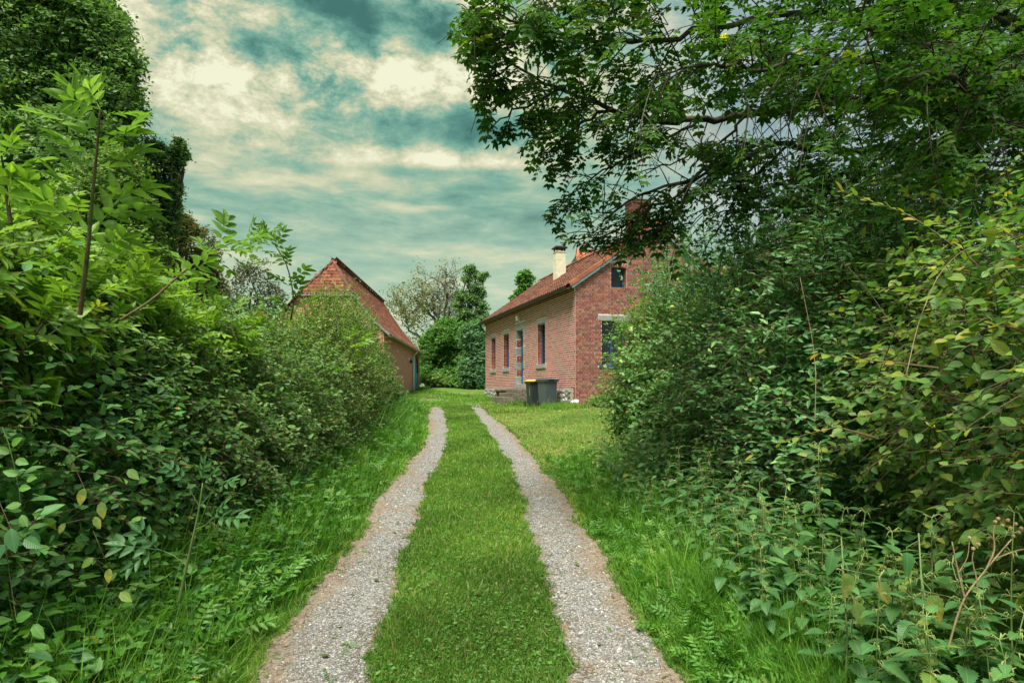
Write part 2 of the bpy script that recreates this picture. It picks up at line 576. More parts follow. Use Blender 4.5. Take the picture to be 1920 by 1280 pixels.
def mat_steps():
    m, g = new_mat('mossy_step_stone')
    pos = g.n('ShaderNodeTexCoord').outputs['Object']
    n = g.noise(pos, 6, 6, .65); n2 = g.noise(pos, 25, 5, .6)
    c = g.ramp(n, [(.3, (.07, .06, .042)), (.5, (.14, .125, .10)), (.7, (.22, .205, .18))])
    c = g.mix(1.0, c, g.ramp(n2, [(.3, (.7, .7, .7)), (.7, (1.2, 1.2, 1.2))]), 'MULTIPLY')
    return finish(m, g, principled(g, c, .9, .2, 0, bump(g, n2, .6, .01)))


M_STEP = mat_steps()


def mat_glass():
    m, g = new_mat('window_glass')
    return finish(m, g, principled(g, (.010, .013, .015), .06, .6))


M_GLASS = mat_glass()


def mat_brickwall(name='far_brickwork', vec='Object', scale=1.0, c1=(.50, .135, .105), c2=(.30, .075, .066), mortar=(.60, .43, .39)):
    m, g = new_mat(name)
    tc = g.n('ShaderNodeUVMap').outputs[0]
    b = g.n('ShaderNodeTexBrick')
    g.link(tc, b.inputs['Vector'])
    b.inputs['Color1'].default_value = c1 + (1,); b.inputs['Color2'].default_value = c2 + (1,)
    b.inputs['Mortar'].default_value = mortar + (1,)
    b.inputs['Scale'].default_value = 1.0
    b.inputs['Brick Width'].default_value = .227; b.inputs['Row Height'].default_value = .073
    b.inputs['Mortar Size'].default_value = .010; b.inputs['Mortar Smooth'].default_value = .2
    n = g.noise(g.n('ShaderNodeTexCoord').outputs['Object'], 1.2, 5, .6)
    c = g.mix(g.ramp(n, [(.52, 0.0), (.75, .30)]), b.outputs[0], (.56, .33, .27))
    return finish(m, g, principled(g, c, .9, .15, 0, bump(g, b.outputs['Fac'], -.5, .01)))


M_FARBRICK = mat_brickwall()


def mat_ground():
    m, g = new_mat('turf')
    pos = g.n('ShaderNodeNewGeometry').outputs['Position']
    n1 = g.noise(pos, .55, 5, .6); n2 = g.noise(pos, 7.0, 6, .65); n3 = g.noise(pos, 55.0, 4, .6)
    c = g.ramp(n1, [(.32, (.065, .135, .022)), (.50, (.095, .175, .030)), (.66, (.155, .190, .055))])
    c = g.mix(1.0, c, g.ramp(n2, [(.28, (.62, .68, .6)), (.72, (1.28, 1.22, 1.2))]), 'MULTIPLY')
    c = g.mix(1.0, c, g.ramp(n3, [(.25, (.6, .62, .6)), (.75, (1.3, 1.28, 1.25))]), 'MULTIPLY')
    return finish(m, g, principled(g, c, .9, .1, 0, bump(g, n3, .8, .03)))


def mat_track():
    m, g = new_mat('gravel_and_dust')
    pos = g.n('ShaderNodeNewGeometry').outputs['Position']
    uv = g.n('ShaderNodeUVMap').outputs[0]
    sp = g.n('ShaderNodeSeparateXYZ'); g.link(uv, sp.inputs[0])
    n1 = g.noise(pos, 2.2, 5, .6); n2 = g.noise(pos, 26, 6, .65); n3 = g.noise(pos, 120, 3, .6)
    vo = g.n('ShaderNodeTexVoronoi'); g.link(pos, vo.inputs['Vector']); vo.inputs['Scale'].default_value = 88.0
    stone = g.n('ShaderNodeSeparateColor'); g.link(vo.outputs['Color'], stone.inputs[0])
    gr = g.ramp(stone.outputs[0], [(0.0, (.12, .12, .122)), (.45, (.235, .232, .230)), (.80, (.34, .335, .328)), (1.0, (.52, .515, .50))])
    gr = g.mix(1.0, gr, g.ramp(vo.outputs['Distance'], [(.0, (1.1,) * 3), (.75, (.45,) * 3)]), 'MULTIPLY')
    br = g.ramp(n2, [(.3, (.13, .088, .058)), (.6, (.225, .18, .142)), (.8, (.30, .25, .20))])
    br = g.mix(1.0, br, g.ramp(n3, [(.3, (.65,) * 3), (.7, (1.25,) * 3)]), 'MULTIPLY')
    edge = g.ramp(sp.outputs[0], [(0.0, .56), (.38, .22), (.80, .08), (1.0, .40)])
    e = g.math('ADD', g.math('MULTIPLY', edge, 1.7), g.math('MULTIPLY', g.math('SUBTRACT', n1, .5), 2.8))
    e = g.math('ADD', e, g.math('MULTIPLY', g.math('SUBTRACT', n2, .5), 1.0))
    f = g.ramp(e, [(.33, 0.0), (.66, .92)])
    c = g.mix(f, gr, br)
    return finish(m, g, principled(g, c, .92, .15, 0, bump(g, vo.outputs['Distance'], -.6, .012)))


M_TURF = mat_ground()
M_TRACK = mat_track()

# ------------------------------------------------------------------ ground
GY = np.array([-60, -3, 0, 3.1, 6.67, 15.65, 20.7, 25.7, 32, 44, 50, 56, 80, 600.0])
GZ = np.array([-.6, -.06, 0, .10, .27, .59, .765, .93, 1.06, 1.36, 1.62, 1.75, 1.8, 2.0])


def sstep(a, b, x):
    t = np.clip((x - a) / (b - a), 0, 1); return t * t * (3 - 2 * t)


def gz(x, y):
    x = np.asarray(x, dtype=float); y = np.asarray(y, dtype=float)
    z = np.interp(y, GY, GZ)
    z = z + .20 * sstep(.2, 2.2, x) * sstep(13, 19, y) * (1 - sstep(26, 31, y))
    z = z + .03 * np.sin(x * 1.7 + y * .6) * sstep(1.5, 3.0, np.abs(x)) + .10 * sstep(1.3, 2.6, x) * sstep(12, 3, y) + .12 * sstep(1.9, 3.2, -x) * (1 - sstep(18, 24, y))
    return z


def W(px, py, d):
    """a point seen at pixel (px,py) of the photograph, d metres ahead"""
    return np.array([(px - 960) / FPX * d, d, EYE + (728 - py) / FPX * d])


def G(px, py):
    """where the ground is met by the sight line through a pixel"""
    lo, hi = 1.5, 90.0
    for _ in range(50):
        d = (lo + hi) / 2
        p = W(px, py, d)
        if p[2] > gz(p[0], p[1]): lo = d
        else: hi = d
    return W(px, py, (lo + hi) / 2)


def build_ground():
    xs = np.concatenate([np.linspace(-400, -40, 10), np.linspace(-30, -8, 12), np.arange(-7, 9.01, .25), np.linspace(10, 40, 16), np.linspace(60, 400, 8)])
    ys = np.concatenate([np.linspace(-60, -2, 8), np.arange(-1, 34, .3), np.linspace(35, 60, 20), np.linspace(70, 600, 14)])
    X, Y = np.meshgrid(xs, ys)
    Z = gz(X, Y)
    V = np.stack([X, Y, Z], -1).reshape(-1, 3)
    ny, nx = X.shape
    i = np.arange(ny - 1)[:, None]; j = np.arange(nx - 1)[None]
    q = np.stack([i * nx + j, i * nx + j + 1, (i + 1) * nx + j + 1, (i + 1) * nx + j], -1).reshape(-1, 4)
    me = raw_mesh('ground', V, q.ravel(), np.arange(len(q)) * 4, M_TURF, None, None, True)
    tag(link('ground', me), 'gently rising lawn and field turf', None, None, 'structure')


build_ground()

LT_L = [(470, 1290), (480, 1242), (556, 1153), (628, 1069), (666, 1031), (683, 993), (708, 942), (742, 905), (768, 870), (792, 845), (805, 820), (806, 782), (812, 763)]
LT_R = [(686, 1290), (690, 1240), (716, 1162), (750, 1061), (775, 993), (788, 942), (800, 905), (809, 885), (830, 850), (836, 816), (836, 800), (829, 774), (823, 760)]
RT_L = [(1090, 1290), (1080, 1240), (1041, 1162), (1007, 1027), (986, 951), (972, 905), (965, 879), (947, 850), (935, 833), (918, 808), (902, 786), (889, 768), (880, 757)]
RT_R = [(1280, 1290), (1252, 1240), (1218, 1196), (1155, 1099), (1104, 1010), (1062, 938), (1030, 900), (1016, 883), (982, 841), (962, 818), (948, 803), (914, 778), (893, 757)]


def edge_curve(pix):
    P = np.array([G(*p) for p in pix])
    d0 = P[0]; d1 = P[1]
    ext = d0 + (d0 - d1) / max(1e-6, d1[1] - d0[1]) * (d0[1] + 4.0)
    ext[0] = d0[0] + (d1[0] - d0[0]) / (d1[1] - d0[1]) * (-4.0 - d0[1]) * .35
    ext[1] = -4.0
    P = np.vstack([ext, P])
    return P[:, 1], P[:, 0]


TE = [edge_curve(e) for e in (LT_L, LT_R, RT_L, RT_R)]


def track_x(k, y):
    w = .020 * np.sin(y * 5.1 + k * 2.0) * np.sin(y * .9 + k) + .014 * np.sin(y * 13.7 + k * 3) + .022 * np.sin(y * 2.3 + k * 5) + .012 * np.sin(y * 31 + k) + .016 * np.sin(y * 19.3 + k * 4) * np.sin(y * 3.7 + k)
    out = -1.0 if k in (0, 2) else 1.0
    return np.interp(y, TE[k][0], TE[k][1]) + w + out * (.015 + .0035 * np.clip(y, 0, 25))


def in_track(x, y, pad=0.0):
    far = y < min(TE[0][0][-1], TE[2][0][-1])
    a = (x > track_x(0, y) - pad) & (x < track_x(1, y) + pad)
    b = (x > track_x(2, y) - pad) & (x < track_x(3, y) + pad)
    return (a | b) & far


def build_track(k0, label):
    y1 = TE[k0][0][-1]
    ys = np.concatenate([np.linspace(-4, 2, 12), np.arange(2.1, y1, .12)])
    n = 13
    t = np.linspace(0, 1, n)
    a = track_x(k0, ys); b = track_x(k0 + 1, ys)
    X = a[:, None] * (1 - t) + b[:, None] * t
    Y = np.repeat(ys[:, None], n, 1)
    Z = gz(X, Y) + .006
    V = np.stack([X, Y, Z], -1).reshape(-1, 3)
    ny = len(ys)
    i = np.arange(ny - 1)[:, None]; j = np.arange(n - 1)[None]
    q = np.stack([i * n + j, i * n + j + 1, (i + 1) * n + j + 1, (i + 1) * n + j], -1).reshape(-1, 4)
    UV = np.stack([np.repeat((t if k0 == 0 else 1 - t)[None], ny, 0), Y], -1).reshape(-1, 2)[q.ravel()]
    me = raw_mesh('gravel_track', V, q.ravel(), np.arange(len(q)) * 4, M_TRACK, None, UV, True)
    tag(link('gravel_track', me), label, None, None, 'structure')


build_track(0, 'left wheel track of grey gravel with brown dusty edges')
build_track(2, 'right wheel track of grey gravel with brown dusty edges')


def build_patch():
    # thin pale strip of bare gravel across the far lawn
    pts = [(786, 749), (800, 747.5), (826, 748), (832, 750), (812, 751.5), (790, 751)]
    P = [G(*p) for p in pts]
    V = [(p[0], p[1], gz(p[0], p[1]) + .010) for p in P]
    uv = np.full((len(V), 2), .5)
    me = raw_mesh('bare_gravel', np.array(V), np.arange(len(V))[::-1].copy(), np.array([0]), M_TRACK, None, uv)
    tag(link('bare_gravel', me), 'thin strip of pale bare gravel on the far lawn', None, None, 'structure')


build_patch()
# ------------------------------------------------------------------ brick house
def box_instances(name, cen, half, mat, col, tilt=.0):
    """axis aligned boxes, six faces; cen, half (N,3); col (N,3)"""
    N = len(cen)
    c = np.array([(-1, -1, -1), (1, -1, -1), (1, 1, -1), (-1, 1, -1), (-1, -1, 1), (1, -1, 1), (1, 1, 1), (-1, 1, 1)], dtype=float)
    V = cen[:, None] + half[:, None] * c[None]
    f = np.array([(3, 2, 1, 0), (4, 5, 6, 7), (0, 1, 5, 4), (1, 2, 6, 5), (2, 3, 7, 6), (3, 0, 4, 7)])
    q = (f[None] + (np.arange(N) * 8)[:, None, None]).reshape(-1, 4)
    return raw_mesh(name, V.reshape(-1, 3), q.ravel(), np.arange(len(q)) * 4, mat, np.repeat(col, 8, 0))


BRICK_COLS = .80 * np.array([(.36, .125, .085), (.30, .095, .070), (.40, .155, .105), (.27, .100, .085), (.23, .080, .075), (.34, .140, .105), (.17, .075, .070)])
BRICK_P = np.array([.24, .20, .18, .13, .11, .09, .05])


def brick_cols(n):
    c = BRICK_COLS[RNG.choice(len(BRICK_COLS), n, p=BRICK_P)]
    return c * RNG.uniform(.85, 1.15, (n, 1))


CH = .073


def brick_rows(L, z0, z1, openings, top=None, start=0.0):
    """intervals of every brick: (a, b, z) along a wall of length L; English bond"""
    out = []
    k = 0
    z = z0
    while z + CH * .7 < z1:
        zc = z + CH / 2
        free = [(start, L)]
        if top is not None:
            free = [top(zc)] if top(zc) else []
        for (a, b, lo, hi) in openings:
            if lo - .02 < zc < hi + .02:
                nf = []
                for (p, q) in free:
                    if b <= p or a >= q: nf.append((p, q)); continue
                    if a > p: nf.append((p, a))
                    if b < q: nf.append((b, q))
                free = nf
        step = .227 if k % 2 == 0 else .1135
        x = start - (0 if k % 2 else (.0567 if k % 4 == 0 else .170))
        while x < L:
            for (p, q) in free:
                a = max(x, p); b = min(x + step, q)
                if b - a > .035: out.append((a, b, zc))
            x += step
        z += CH; k += 1
    return np.array(out)


def tile_field(name, P0, U, V, N, wu, lv, inside, parent, mat, pal, tw=.21, tl=.27, kind='stuff', lift=.03, amp=.035):
    """pantiles over a slope: U along the eave, V up the slope, N normal"""
    P0, U, V, N = [np.array(a, dtype=float) for a in (P0, U, V, N)]
    cen = []
    nv = int(math.ceil(lv / tl)); nu = int(math.ceil(wu / tw))
    for r in range(nv):
        for c in range(nu):
            if inside is None or inside((c + .5) * tw, (r + .5) * tl): cen.append((c * tw, r * tl))
    cen = np.array(cen)
    M = len(cen)
    prof = np.array([(0.0, .2), (.18, .85), (.36, 1.0), (.56, .45), (.78, 0.0), (1.04, .28)])
    K = len(prof)
    jit = RNG.normal(0, .004, (M, 1)) + RNG.normal(0, .003, (M, 1))
    rows = []
    for (vv, ll, extra) in ((-.02, lift, 0), (-.018, lift, -.018), (tl * 1.05, .004, 0)):
        pass
    # lower edge lip, lower edge, upper edge
    u = cen[:, 0:1] + prof[None, :, 0] * tw
    h = prof[None, :, 1] * amp
    def ring(v, off):
        vv = cen[:, 1:2] + v + 0 * u
        hh = h + off + jit
        return P0 + u[..., None] * U + vv[..., None] * V + hh[..., None] * N
    R0 = ring(-.02, lift - .020); R1 = ring(-.02, lift); R2 = ring(tl * 1.06, .004)
    VV = np.stack([R0, R1, R2], 1).reshape(-1, 3)
    i = np.arange(2)[:, None]; j = np.arange(K - 1)[None]
    q = np.stack([i * K + j, i * K + j + 1, (i + 1) * K + j + 1, (i + 1) * K + j], -1).reshape(-1, 4)
    Q = (q[None] + (np.arange(M) * 3 * K)[:, None, None]).reshape(-1, 4)
    col = np.array(pal)[RNG.integers(0, len(pal), M)] * RNG.uniform(.8, 1.2, (M, 1))
    me = raw_mesh(name, VV, Q.ravel(), np.arange(len(Q)) * 4, mat, np.repeat(col, 3 * K, 0))
    o = link(name, me, parent)
    if kind: o['kind'] = kind
    return o


TILE_PAL = [tuple(.56 * q for q in c) for c in [(.24, .085, .050), (.20, .070, .045), (.27, .10, .06), (.16, .065, .045), (.21, .09, .06), (.12, .06, .045)]]
TILE_PAL_RED = [tuple(.60 * q for q in c) for c in [(.27, .085, .050), (.31, .105, .06), (.23, .075, .05), (.19, .07, .05), (.34, .13, .08)]]
ORANGE = [(.33, .115, .060), (.29, .098, .052), (.36, .13, .07), (.25, .09, .055)]
HL = 12.13; HW = 5.82
FLOOR = .465          # threshold above the ground at the near corner (= eye level)
HZ = EYE - FLOOR


def ridge_run(name, A, B, r, parent, pal, step=.34, squash=.75):
    """half round ridge tiles laid end to end from A to B"""
    A = Vector(A); B = Vector(B); L = (B - A).length; d = (B - A) / L
    side = d.cross(Vector((0, 0, 1))).normalized(); up = side.cross(d).normalized()
    n = max(1, int(round(L / step))); st = L / n
    meshes = []
    for c in pal[:3]:
        mb = MB(); k = 7
        def arc(t, rr):
            return [(t, rr * math.cos(a), rr * squash * math.sin(a)) for a in np.linspace(-.15, math.pi + .15, k)]
        for (t0, r0, t1, r1) in ((0, r, st * 1.08, r * .9),):
            a = arc(t0, r0) + [(p[0], p[1] * .84, p[2] * .84) for p in arc(t0, r0)][::-1]
            b = arc(t1, r1) + [(p[0], p[1] * .84, p[2] * .84) for p in arc(t1, r1)][::-1]
            mb.loft(a, b)
        meshes.append(mb.mesh(name, M_TILE, col=c))
    for i in range(n):
        o = link(name, meshes[random.randrange(len(meshes))], parent)
        p = A + d * (i * st)
        j = random.uniform(-.008, .008)
        M = Matrix(((d.x, side.x, up.x, p.x), (d.y, side.y, up.y, p.y), (d.z, side.z, up.z, p.z + j), (0, 0, 0, 1)))
        o.matrix_local = M


def build_house():
    ang = math.atan2(.279, .960)
    H = thing('brick_house', 'red brick cottage with tiled roof and grey bins before its long wall', 'house', (2.044, 20.7, HZ), ang)
    F = FLOOR
    eave = F + 3.44               # wall top at the corner
    slope = .70
    ridge = eave + slope * HW / 2
    # openings on the facade: (y0,y1,z0,z1)
    win = [(2.966, 3.851, F + .906, F + 2.44), (7.83, 8.715, F + .906, F + 2.44), (10.14, 10.96, F + .906, F + 2.44)]
    door = (5.70, 6.62, F + .18, F + 2.43)
    op_cut = list(win) + [door]
    op_brick = []
    for (a, b, lo, hi) in win:
        op_brick += [(a, b, lo, hi), (a - .11, b + .11, hi, hi + .16), (a - .11, b + .11, lo - .16, lo)]
    jz = [(.18, .49), (.81, 1.09), (1.42, 1.70), (2.10, 2.43)]
    op_brick += [door, (5.46, 6.86, F + 2.43, F + 2.72), (5.46, 6.86, F - .1, F + .18)]
    for (lo, hi) in jz:
        op_brick += [(5.46, 5.70, F + lo, F + hi), (6.62, 6.86, F + lo, F + hi)]
    RD = .21
    # ---- facade wall (mortar face with reveals)
    def holed_wall(name, along, zs_top, holes, L, mat):
        """front face in local (along,z) with holes and reveals of depth RD"""
        us = sorted(set([0, L] + [h[0] for h in holes] + [h[1] for h in holes]))
        zs = sorted(set([-.4, zs_top] + [h[2] for h in holes] + [h[3] for h in holes]))
        mb = MB()
        P = (lambda u, z, d: (d, u, z)) if along == 'y' else (lambda u, z, d: (u, d, z))
        for i in range(len(us) - 1):
            for j in range(len(zs) - 1):
                uc = (us[i] + us[i + 1]) / 2; zc = (zs[j] + zs[j + 1]) / 2
                if any(h[0] < uc < h[1] and h[2] < zc < h[3] for h in holes): continue
                mb.poly([P(us[i], zs[j], 0), P(us[i + 1], zs[j], 0), P(us[i + 1], zs[j + 1], 0), P(us[i], zs[j + 1], 0)])
        for (a, b, lo, hi) in holes:
            for q in ([(a, lo), (b, lo)], [(b, lo), (b, hi)], [(b, hi), (a, hi)], [(a, hi), (a, lo)]):
                mb.poly([P(q[0][0], q[0][1], 0), P(q[1][0], q[1][1], 0), P(q[1][0], q[1][1], RD + .1), P(q[0][0], q[0][1], RD + .1)])
        return mb, P
    mb, _ = holed_wall('wall', 'y', eave, op_cut, HL, M_MORTAR)
    # rear and far end walls complete the shell
    mb.poly([(HW, 0, -.4), (HW, HL, -.4), (HW, HL, eave), (HW, 0, eave)])
    mb.poly([(0, HL, -.4), (HW, HL, -.4), (HW, HL, eave), (HW / 2, HL, ridge), (0, HL, eave)])
    wall = mb.build('wall', M_MORTAR, H)
    # facade bricks (each only a few pixels, strongly foreshortened)
    rows = brick_rows(HL, F, eave - .30, op_brick, start=.0)
    n = len(rows)
    pr = RNG.uniform(.0008, .0025, n)
    cen = np.stack([-pr / 2, (rows[:, 0] + rows[:, 1]) / 2, rows[:, 2]], 1)
    half = np.stack([pr / 2, (rows[:, 1] - rows[:, 0]) / 2 - .008, np.full(n, CH / 2 - .0105)], 1)
    o = link('brickwork', box_instances('brickwork', cen, half, M_BRICK, brick_cols(n) * np.array([1.20, 1.05, 1.26])), wall); o['kind'] = 'stuff'
    # corner bricks down beside the plinth
    # brick reveals in the openings
    cs, hs = [], []
    for (a, b, lo, hi) in win + [door]:
        z = F; k = 0
        while z < hi:
            zc = z + CH / 2
            isdoor = (a == door[0])
            if lo < zc < hi and not (isdoor and any(F + p - .02 < zc < F + q + .02 for (p, q) in jz)):
                segs = [(.004, .108), (.118, RD)] if k % 2 else [(.004, RD)]
                for (d0, d1) in segs:
                    for (yy, sg) in ((b, -1), (a, 1)):
                        cs.append(((d0 + d1) / 2, yy + sg * .004, zc)); hs.append(((d1 - d0) / 2 - .004, .004, CH / 2 - .006))
            z += CH; k += 1
    cs = np.array(cs); hs = np.array(hs)
    o = link('reveal_bricks', box_instances('reveal_bricks', cs, hs, M_BRICK, brick_cols(len(cs))), wall); o['kind'] = 'stuff'
    # stepped cornice under the gutter
    cs, hs = [], []
    for r, (pj, step, gap) in enumerate([(.035, .227, 0), (.075, .1135, .045), (.10, .227, 0), (.135, .227, 0)]):
        zc = eave - .30 + CH * (r + .5) + r * .002
        yy = -.0
        while yy < HL:
            cs.append((-pj / 2 - .0015 + .0, yy + step / 2, zc)); hs.append((pj / 2, (step - gap) / 2 - .005, CH / 2 - .005 + .0))
            yy += step
    cs = np.array(cs); hs = np.array(hs)
    o = link('cornice', box_instances('cornice', cs, hs, M_BRICK, brick_cols(len(cs)) * .92), H); o['kind'] = 'stuff'
    MB().box(-.03, -.001, 0, HL, eave - .30, eave - .002).build('cornice_bed', M_MORTAR, H)
    # ---- gable wall
    gwin = [(.927, 1.80, F + .76, F + 2.22), (1.262, 1.82, F + 3.32, F + 4.02), (4.0, 4.56, F + 3.32, F + 4.02)]
    RD2 = .2
    mb2 = MB()
    us = sorted(set([0, HW / 2, HW] + [h[0] for h in gwin] + [h[1] for h in gwin]))
    zs = sorted(set([-.4, eave - .4] + [h[2] for h in gwin] + [h[3] for h in gwin]))
    topz = lambda u: eave + slope * min(u, HW - u)
    for i in range(len(us) - 1):
        a, b = us[i], us[i + 1]
        hs_ = sorted([h for h in gwin if h[0] < (a + b) / 2 < h[1]], key=lambda h: h[2])
        z = -.4
        for h in hs_ + [None]:
            if h is None:
                mb2.poly([(a, 0, z), (b, 0, z), (b, 0, topz(b)), (a, 0, topz(a))])
            else:
                mb2.poly([(a, 0, z), (b, 0, z), (b, 0, h[2]), (a, 0, h[2])]); z = h[3]
    for (a, b, lo, hi) in gwin:
        for q in ([(a, lo), (b, lo)], [(b, lo), (b, hi)], [(b, hi), (a, hi)], [(a, hi), (a, lo)]):
            mb2.poly([(q[0][0], 0, q[0][1]), (q[1][0], 0, q[1][1]), (q[1][0], RD2 + .1, q[1][1]), (q[0][0], RD2 + .1, q[0][1])])
    gwall = mb2.build('gable_wall', M_MORTAR, H)
    gcut = [gwin[0], (gwin[0][0] - .12, gwin[0][1] + .12, gwin[0][3], gwin[0][3] + .18), (gwin[0][0] - .1, gwin[0][1] + .1, gwin[0][2] - .08, gwin[0][2])]
    for h in gwin[1:]: gcut += [(h[0], h[1], h[2], h[3] + .0), (h[0] - .03, h[1] + .03, h[3] - .03, h[3] + .13)]
    def gtop(z):
        if z < eave - .02: return (0, HW)
        m = (z + .05 - eave) / slope
        return (m, HW - m) if m < HW / 2 - .1 else None
    rows = brick_rows(HW, -.08, ridge, gcut, gtop)
    rows = rows[np.argsort(np.abs(rows[:, 0] - .8) + .35 * np.abs(rows[:, 2] - 2.4))]
    bmesh_ = {}
    def one_brick(a, b, zc, pr, ci):
        key = (round(b - a, 3), ci)
        if key not in bmesh_:
            col = BRICK_COLS[ci] * random.uniform(.9, 1.1) * np.array([1.0, 1.06, 1.20])
            l = (b - a) / 2 - .0055
            bmesh_[key] = MB().box(-l, l, -.5, .5, -CH / 2 + .006, CH / 2 - .006).mesh('brick', M_BRICK, col=col)
        o = link('brick', bmesh_[key], gwall, ((a + b) / 2, -pr / 2, zc)); o.scale = (1, pr, 1)
    for (a, b, zc) in rows[:300]:
        one_brick(a, b, zc, random.uniform(.006, .013), int(RNG.choice(len(BRICK_COLS), p=BRICK_P)))
    rest = rows[300:]; n = len(rest)
    pr = RNG.uniform(.006, .013, n)
    cen = np.stack([(rest[:, 0] + rest[:, 1]) / 2, -pr / 2, rest[:, 2]], 1)
    half = np.stack([(rest[:, 1] - rest[:, 0]) / 2 - .0055, pr / 2, np.full(n, CH / 2 - .006)], 1)
    o = link('brickwork', box_instances('brickwork', cen, half, M_BRICK, brick_cols(n) * np.array([1.0, 1.06, 1.20])), gwall); o['kind'] = 'stuff'
    # reveal bricks and arch bricks of the small gable windows
    cs, hs = [], []
    for (a, b, lo, hi) in gwin:
        z = -.08; k = 0
        while z < hi:
            zc = z + CH / 2
            if lo < zc < hi:
                for (d0, d1) in ([(.004, .1), (.11, RD2)] if k % 2 else [(.004, RD2)]):
                    for (uu, sg) in ((b, -1), (a, 1)):
                        cs.append((uu + sg * .004, (d0 + d1) / 2, zc)); hs.append((.004, (d1 - d0) / 2 - .004, CH / 2 - .006))
            z += CH; k += 1
    o = link('reveal_bricks', box_instances('reveal_bricks', np.array(cs), np.array(hs), M_BRICK, brick_cols(len(cs))), gwall); o['kind'] = 'stuff'
    for (a, b, lo, hi) in gwin[1:]:
        cx = (a + b) / 2; R = .52; cz = hi + .004 - R
        amax = math.asin(((b - a) / 2 + .04) / R)
        nb = 9
        me = [MB().box(-.031, .031, -.012, .2, 0, .14).mesh('arch_brick', M_BRICK, col=BRICK_COLS[i] * .9) for i in range(4)]
        for i in range(nb):
            t = -amax + 2 * amax * (i + .5) / nb
            o = link('arch_brick', me[i % 4], gwall)
            o.matrix_local = Matrix.Translation((cx + R * math.sin(t), 0, cz + R * math.cos(t))) @ Matrix.Rotation(t, 4, 'Y')
    # ---- plinth of rubble stone along the facade
    pl = MB().box(-.035, -.002, .16, HL, -.4, F - .004).build('plinth', M_CEMENT, H)
    pm = []
    for k in range(7):
        r = np.random.default_rng(k)
        a = np.sort(r.uniform(0, 2 * math.pi, 8)) if False else np.linspace(0, 2 * math.pi, 9)[:-1]
        rad = r.uniform(.72, 1.05, 8)
        ring = [(0.0, .5 * rad[i] * math.cos(a[i]), .5 * rad[i] * math.sin(a[i])) for i in range(8)]
        ring2 = [(-1.0, p[1] * .78, p[2] * .78) for p in ring]
        g_ = [.20, .26, .33, .16, .23, .29, .19][k]
        pm.append(MB().loft(ring[::-1], ring2[::-1]).mesh('stone', M_STONE, col=(g_, g_ * 1.0, g_ * 1.02)))
    yy = .30
    while yy < HL - .1:
        w = random.uniform(.16, .34)
        z = -.02
        while z < F - .06:
            h = random.uniform(.11, .2)
            h = min(h, F - .03 - z)
            if h > .06:
                o = link('stone', random.choice(pm), pl, (-.034, yy + w / 2, z + h / 2))
                o.scale = (random.uniform(.015, .04), w * 1.05, h * 1.05)
            z += h + .015
        yy += w + .01
    # brick corner beside the plinth
    cs, hs = [], []
    z = -.08; k = 0
    while z < F - .01:
        L = .16 if k % 2 else .11
        cs.append((-.006, L / 2, z + CH / 2)); hs.append((.006, L / 2 - .004, CH / 2 - .006)); z += CH; k += 1
    o = link('corner_bricks', box_instances('corner_bricks', np.array(cs), np.array(hs), M_BRICK, brick_cols(len(cs))), wall); o['kind'] = 'stuff'
    # ---- windows on the facade
    def window(lo_u, hi_u, lo, hi, side, transom=True, light=False):
        """side 'y': facade (x depth); 'x': gable (y depth)"""
        P = (lambda u, d, z: (d, u, z)) if side == 'y' else (lambda u, d, z: (u, d, z))
        def bx(mb, u0, u1, d0, d1, z0, z1):
            a = P(u0, d0, z0); b = P(u1, d1, z1)
            mb.box(min(a[0], b[0]), max(a[0], b[0]), min(a[1], b[1]), max(a[1], b[1]), z0, z1)
        d0, d1 = RD - .02, RD + .07
        fr = .055
        m = MB()
        bx(m, lo_u + .002, lo_u + fr, d0, d1, lo + .002, hi - .002); bx(m, hi_u - fr, hi_u - .002, d0, d1, lo + .002, hi - .002)
        bx(m, lo_u + fr, hi_u - fr, d0, d1, lo + .002, lo + fr); bx(m, lo_u + fr, hi_u - fr, d0, d1, hi - fr, hi - .002)
        w = m.build('window', M_BLUE, H, bevel=.004)
        mid = (lo_u + hi_u) / 2
        if transom:
            s = MB(); bx(s, mid - .035, mid + .035, d0 + .01, d1 - .02, lo + fr, hi - fr); s.build('mullion', M_BLUE, w)
            for (a, b) in ((lo_u + fr, mid - .035), (mid + .035, hi_u - fr)):
                p = MB(); bx(p, a, b, d1 - .05, d1 - .044, lo + fr, hi - fr); p.build('pane', M_GLASS, w)
                zt = lo + (hi - lo) * .5
                t = MB(); bx(t, a, b, d0 + .02, d1 - .052, zt - .015, zt + .015); t.build('glazing_bar', M_BLUE, w)
        else:
            p = MB(); bx(p, lo_u + fr, hi_u - fr, d1 - .05, d1 - .044, lo + fr, hi - fr); p.build('pane', M_GLASS, w)
        return w, bx
    for (a, b, lo, hi) in win:
        w, bx = window(a, b, lo, hi, 'y')
        s = MB(); s.box(-.045, RD - .025, a - .10, b + .10, lo - .155, lo - .004); s.build('window_sill', M_BLUESTONE, w, bevel=.01)
        s = MB(); s.box(-.018, RD - .025, a - .10, b + .10, hi + .004, hi + .155); s.build('lintel', M_BLUESTONE, w, bevel=.006)
    for i, (a, b, lo, hi) in enumerate(gwin):
        w, bx = window(a, b, lo, hi, 'x', i == 0)
        if i == 0:
            MB().box(a - .115, b + .115, -.02, RD - .025, hi + .004, hi + .175).build('lintel', M_BLUESTONE, w, bevel=.006)
            MB().box(a - .09, b + .09, -.05, RD - .025, lo - .075, lo - .004).build('window_sill', M_BLUE, w, bevel=.006)
    # ---- door
    a, b, lo, hi = door
    d = MB()
    nb = 5; pw = (b - a - .12) / nb
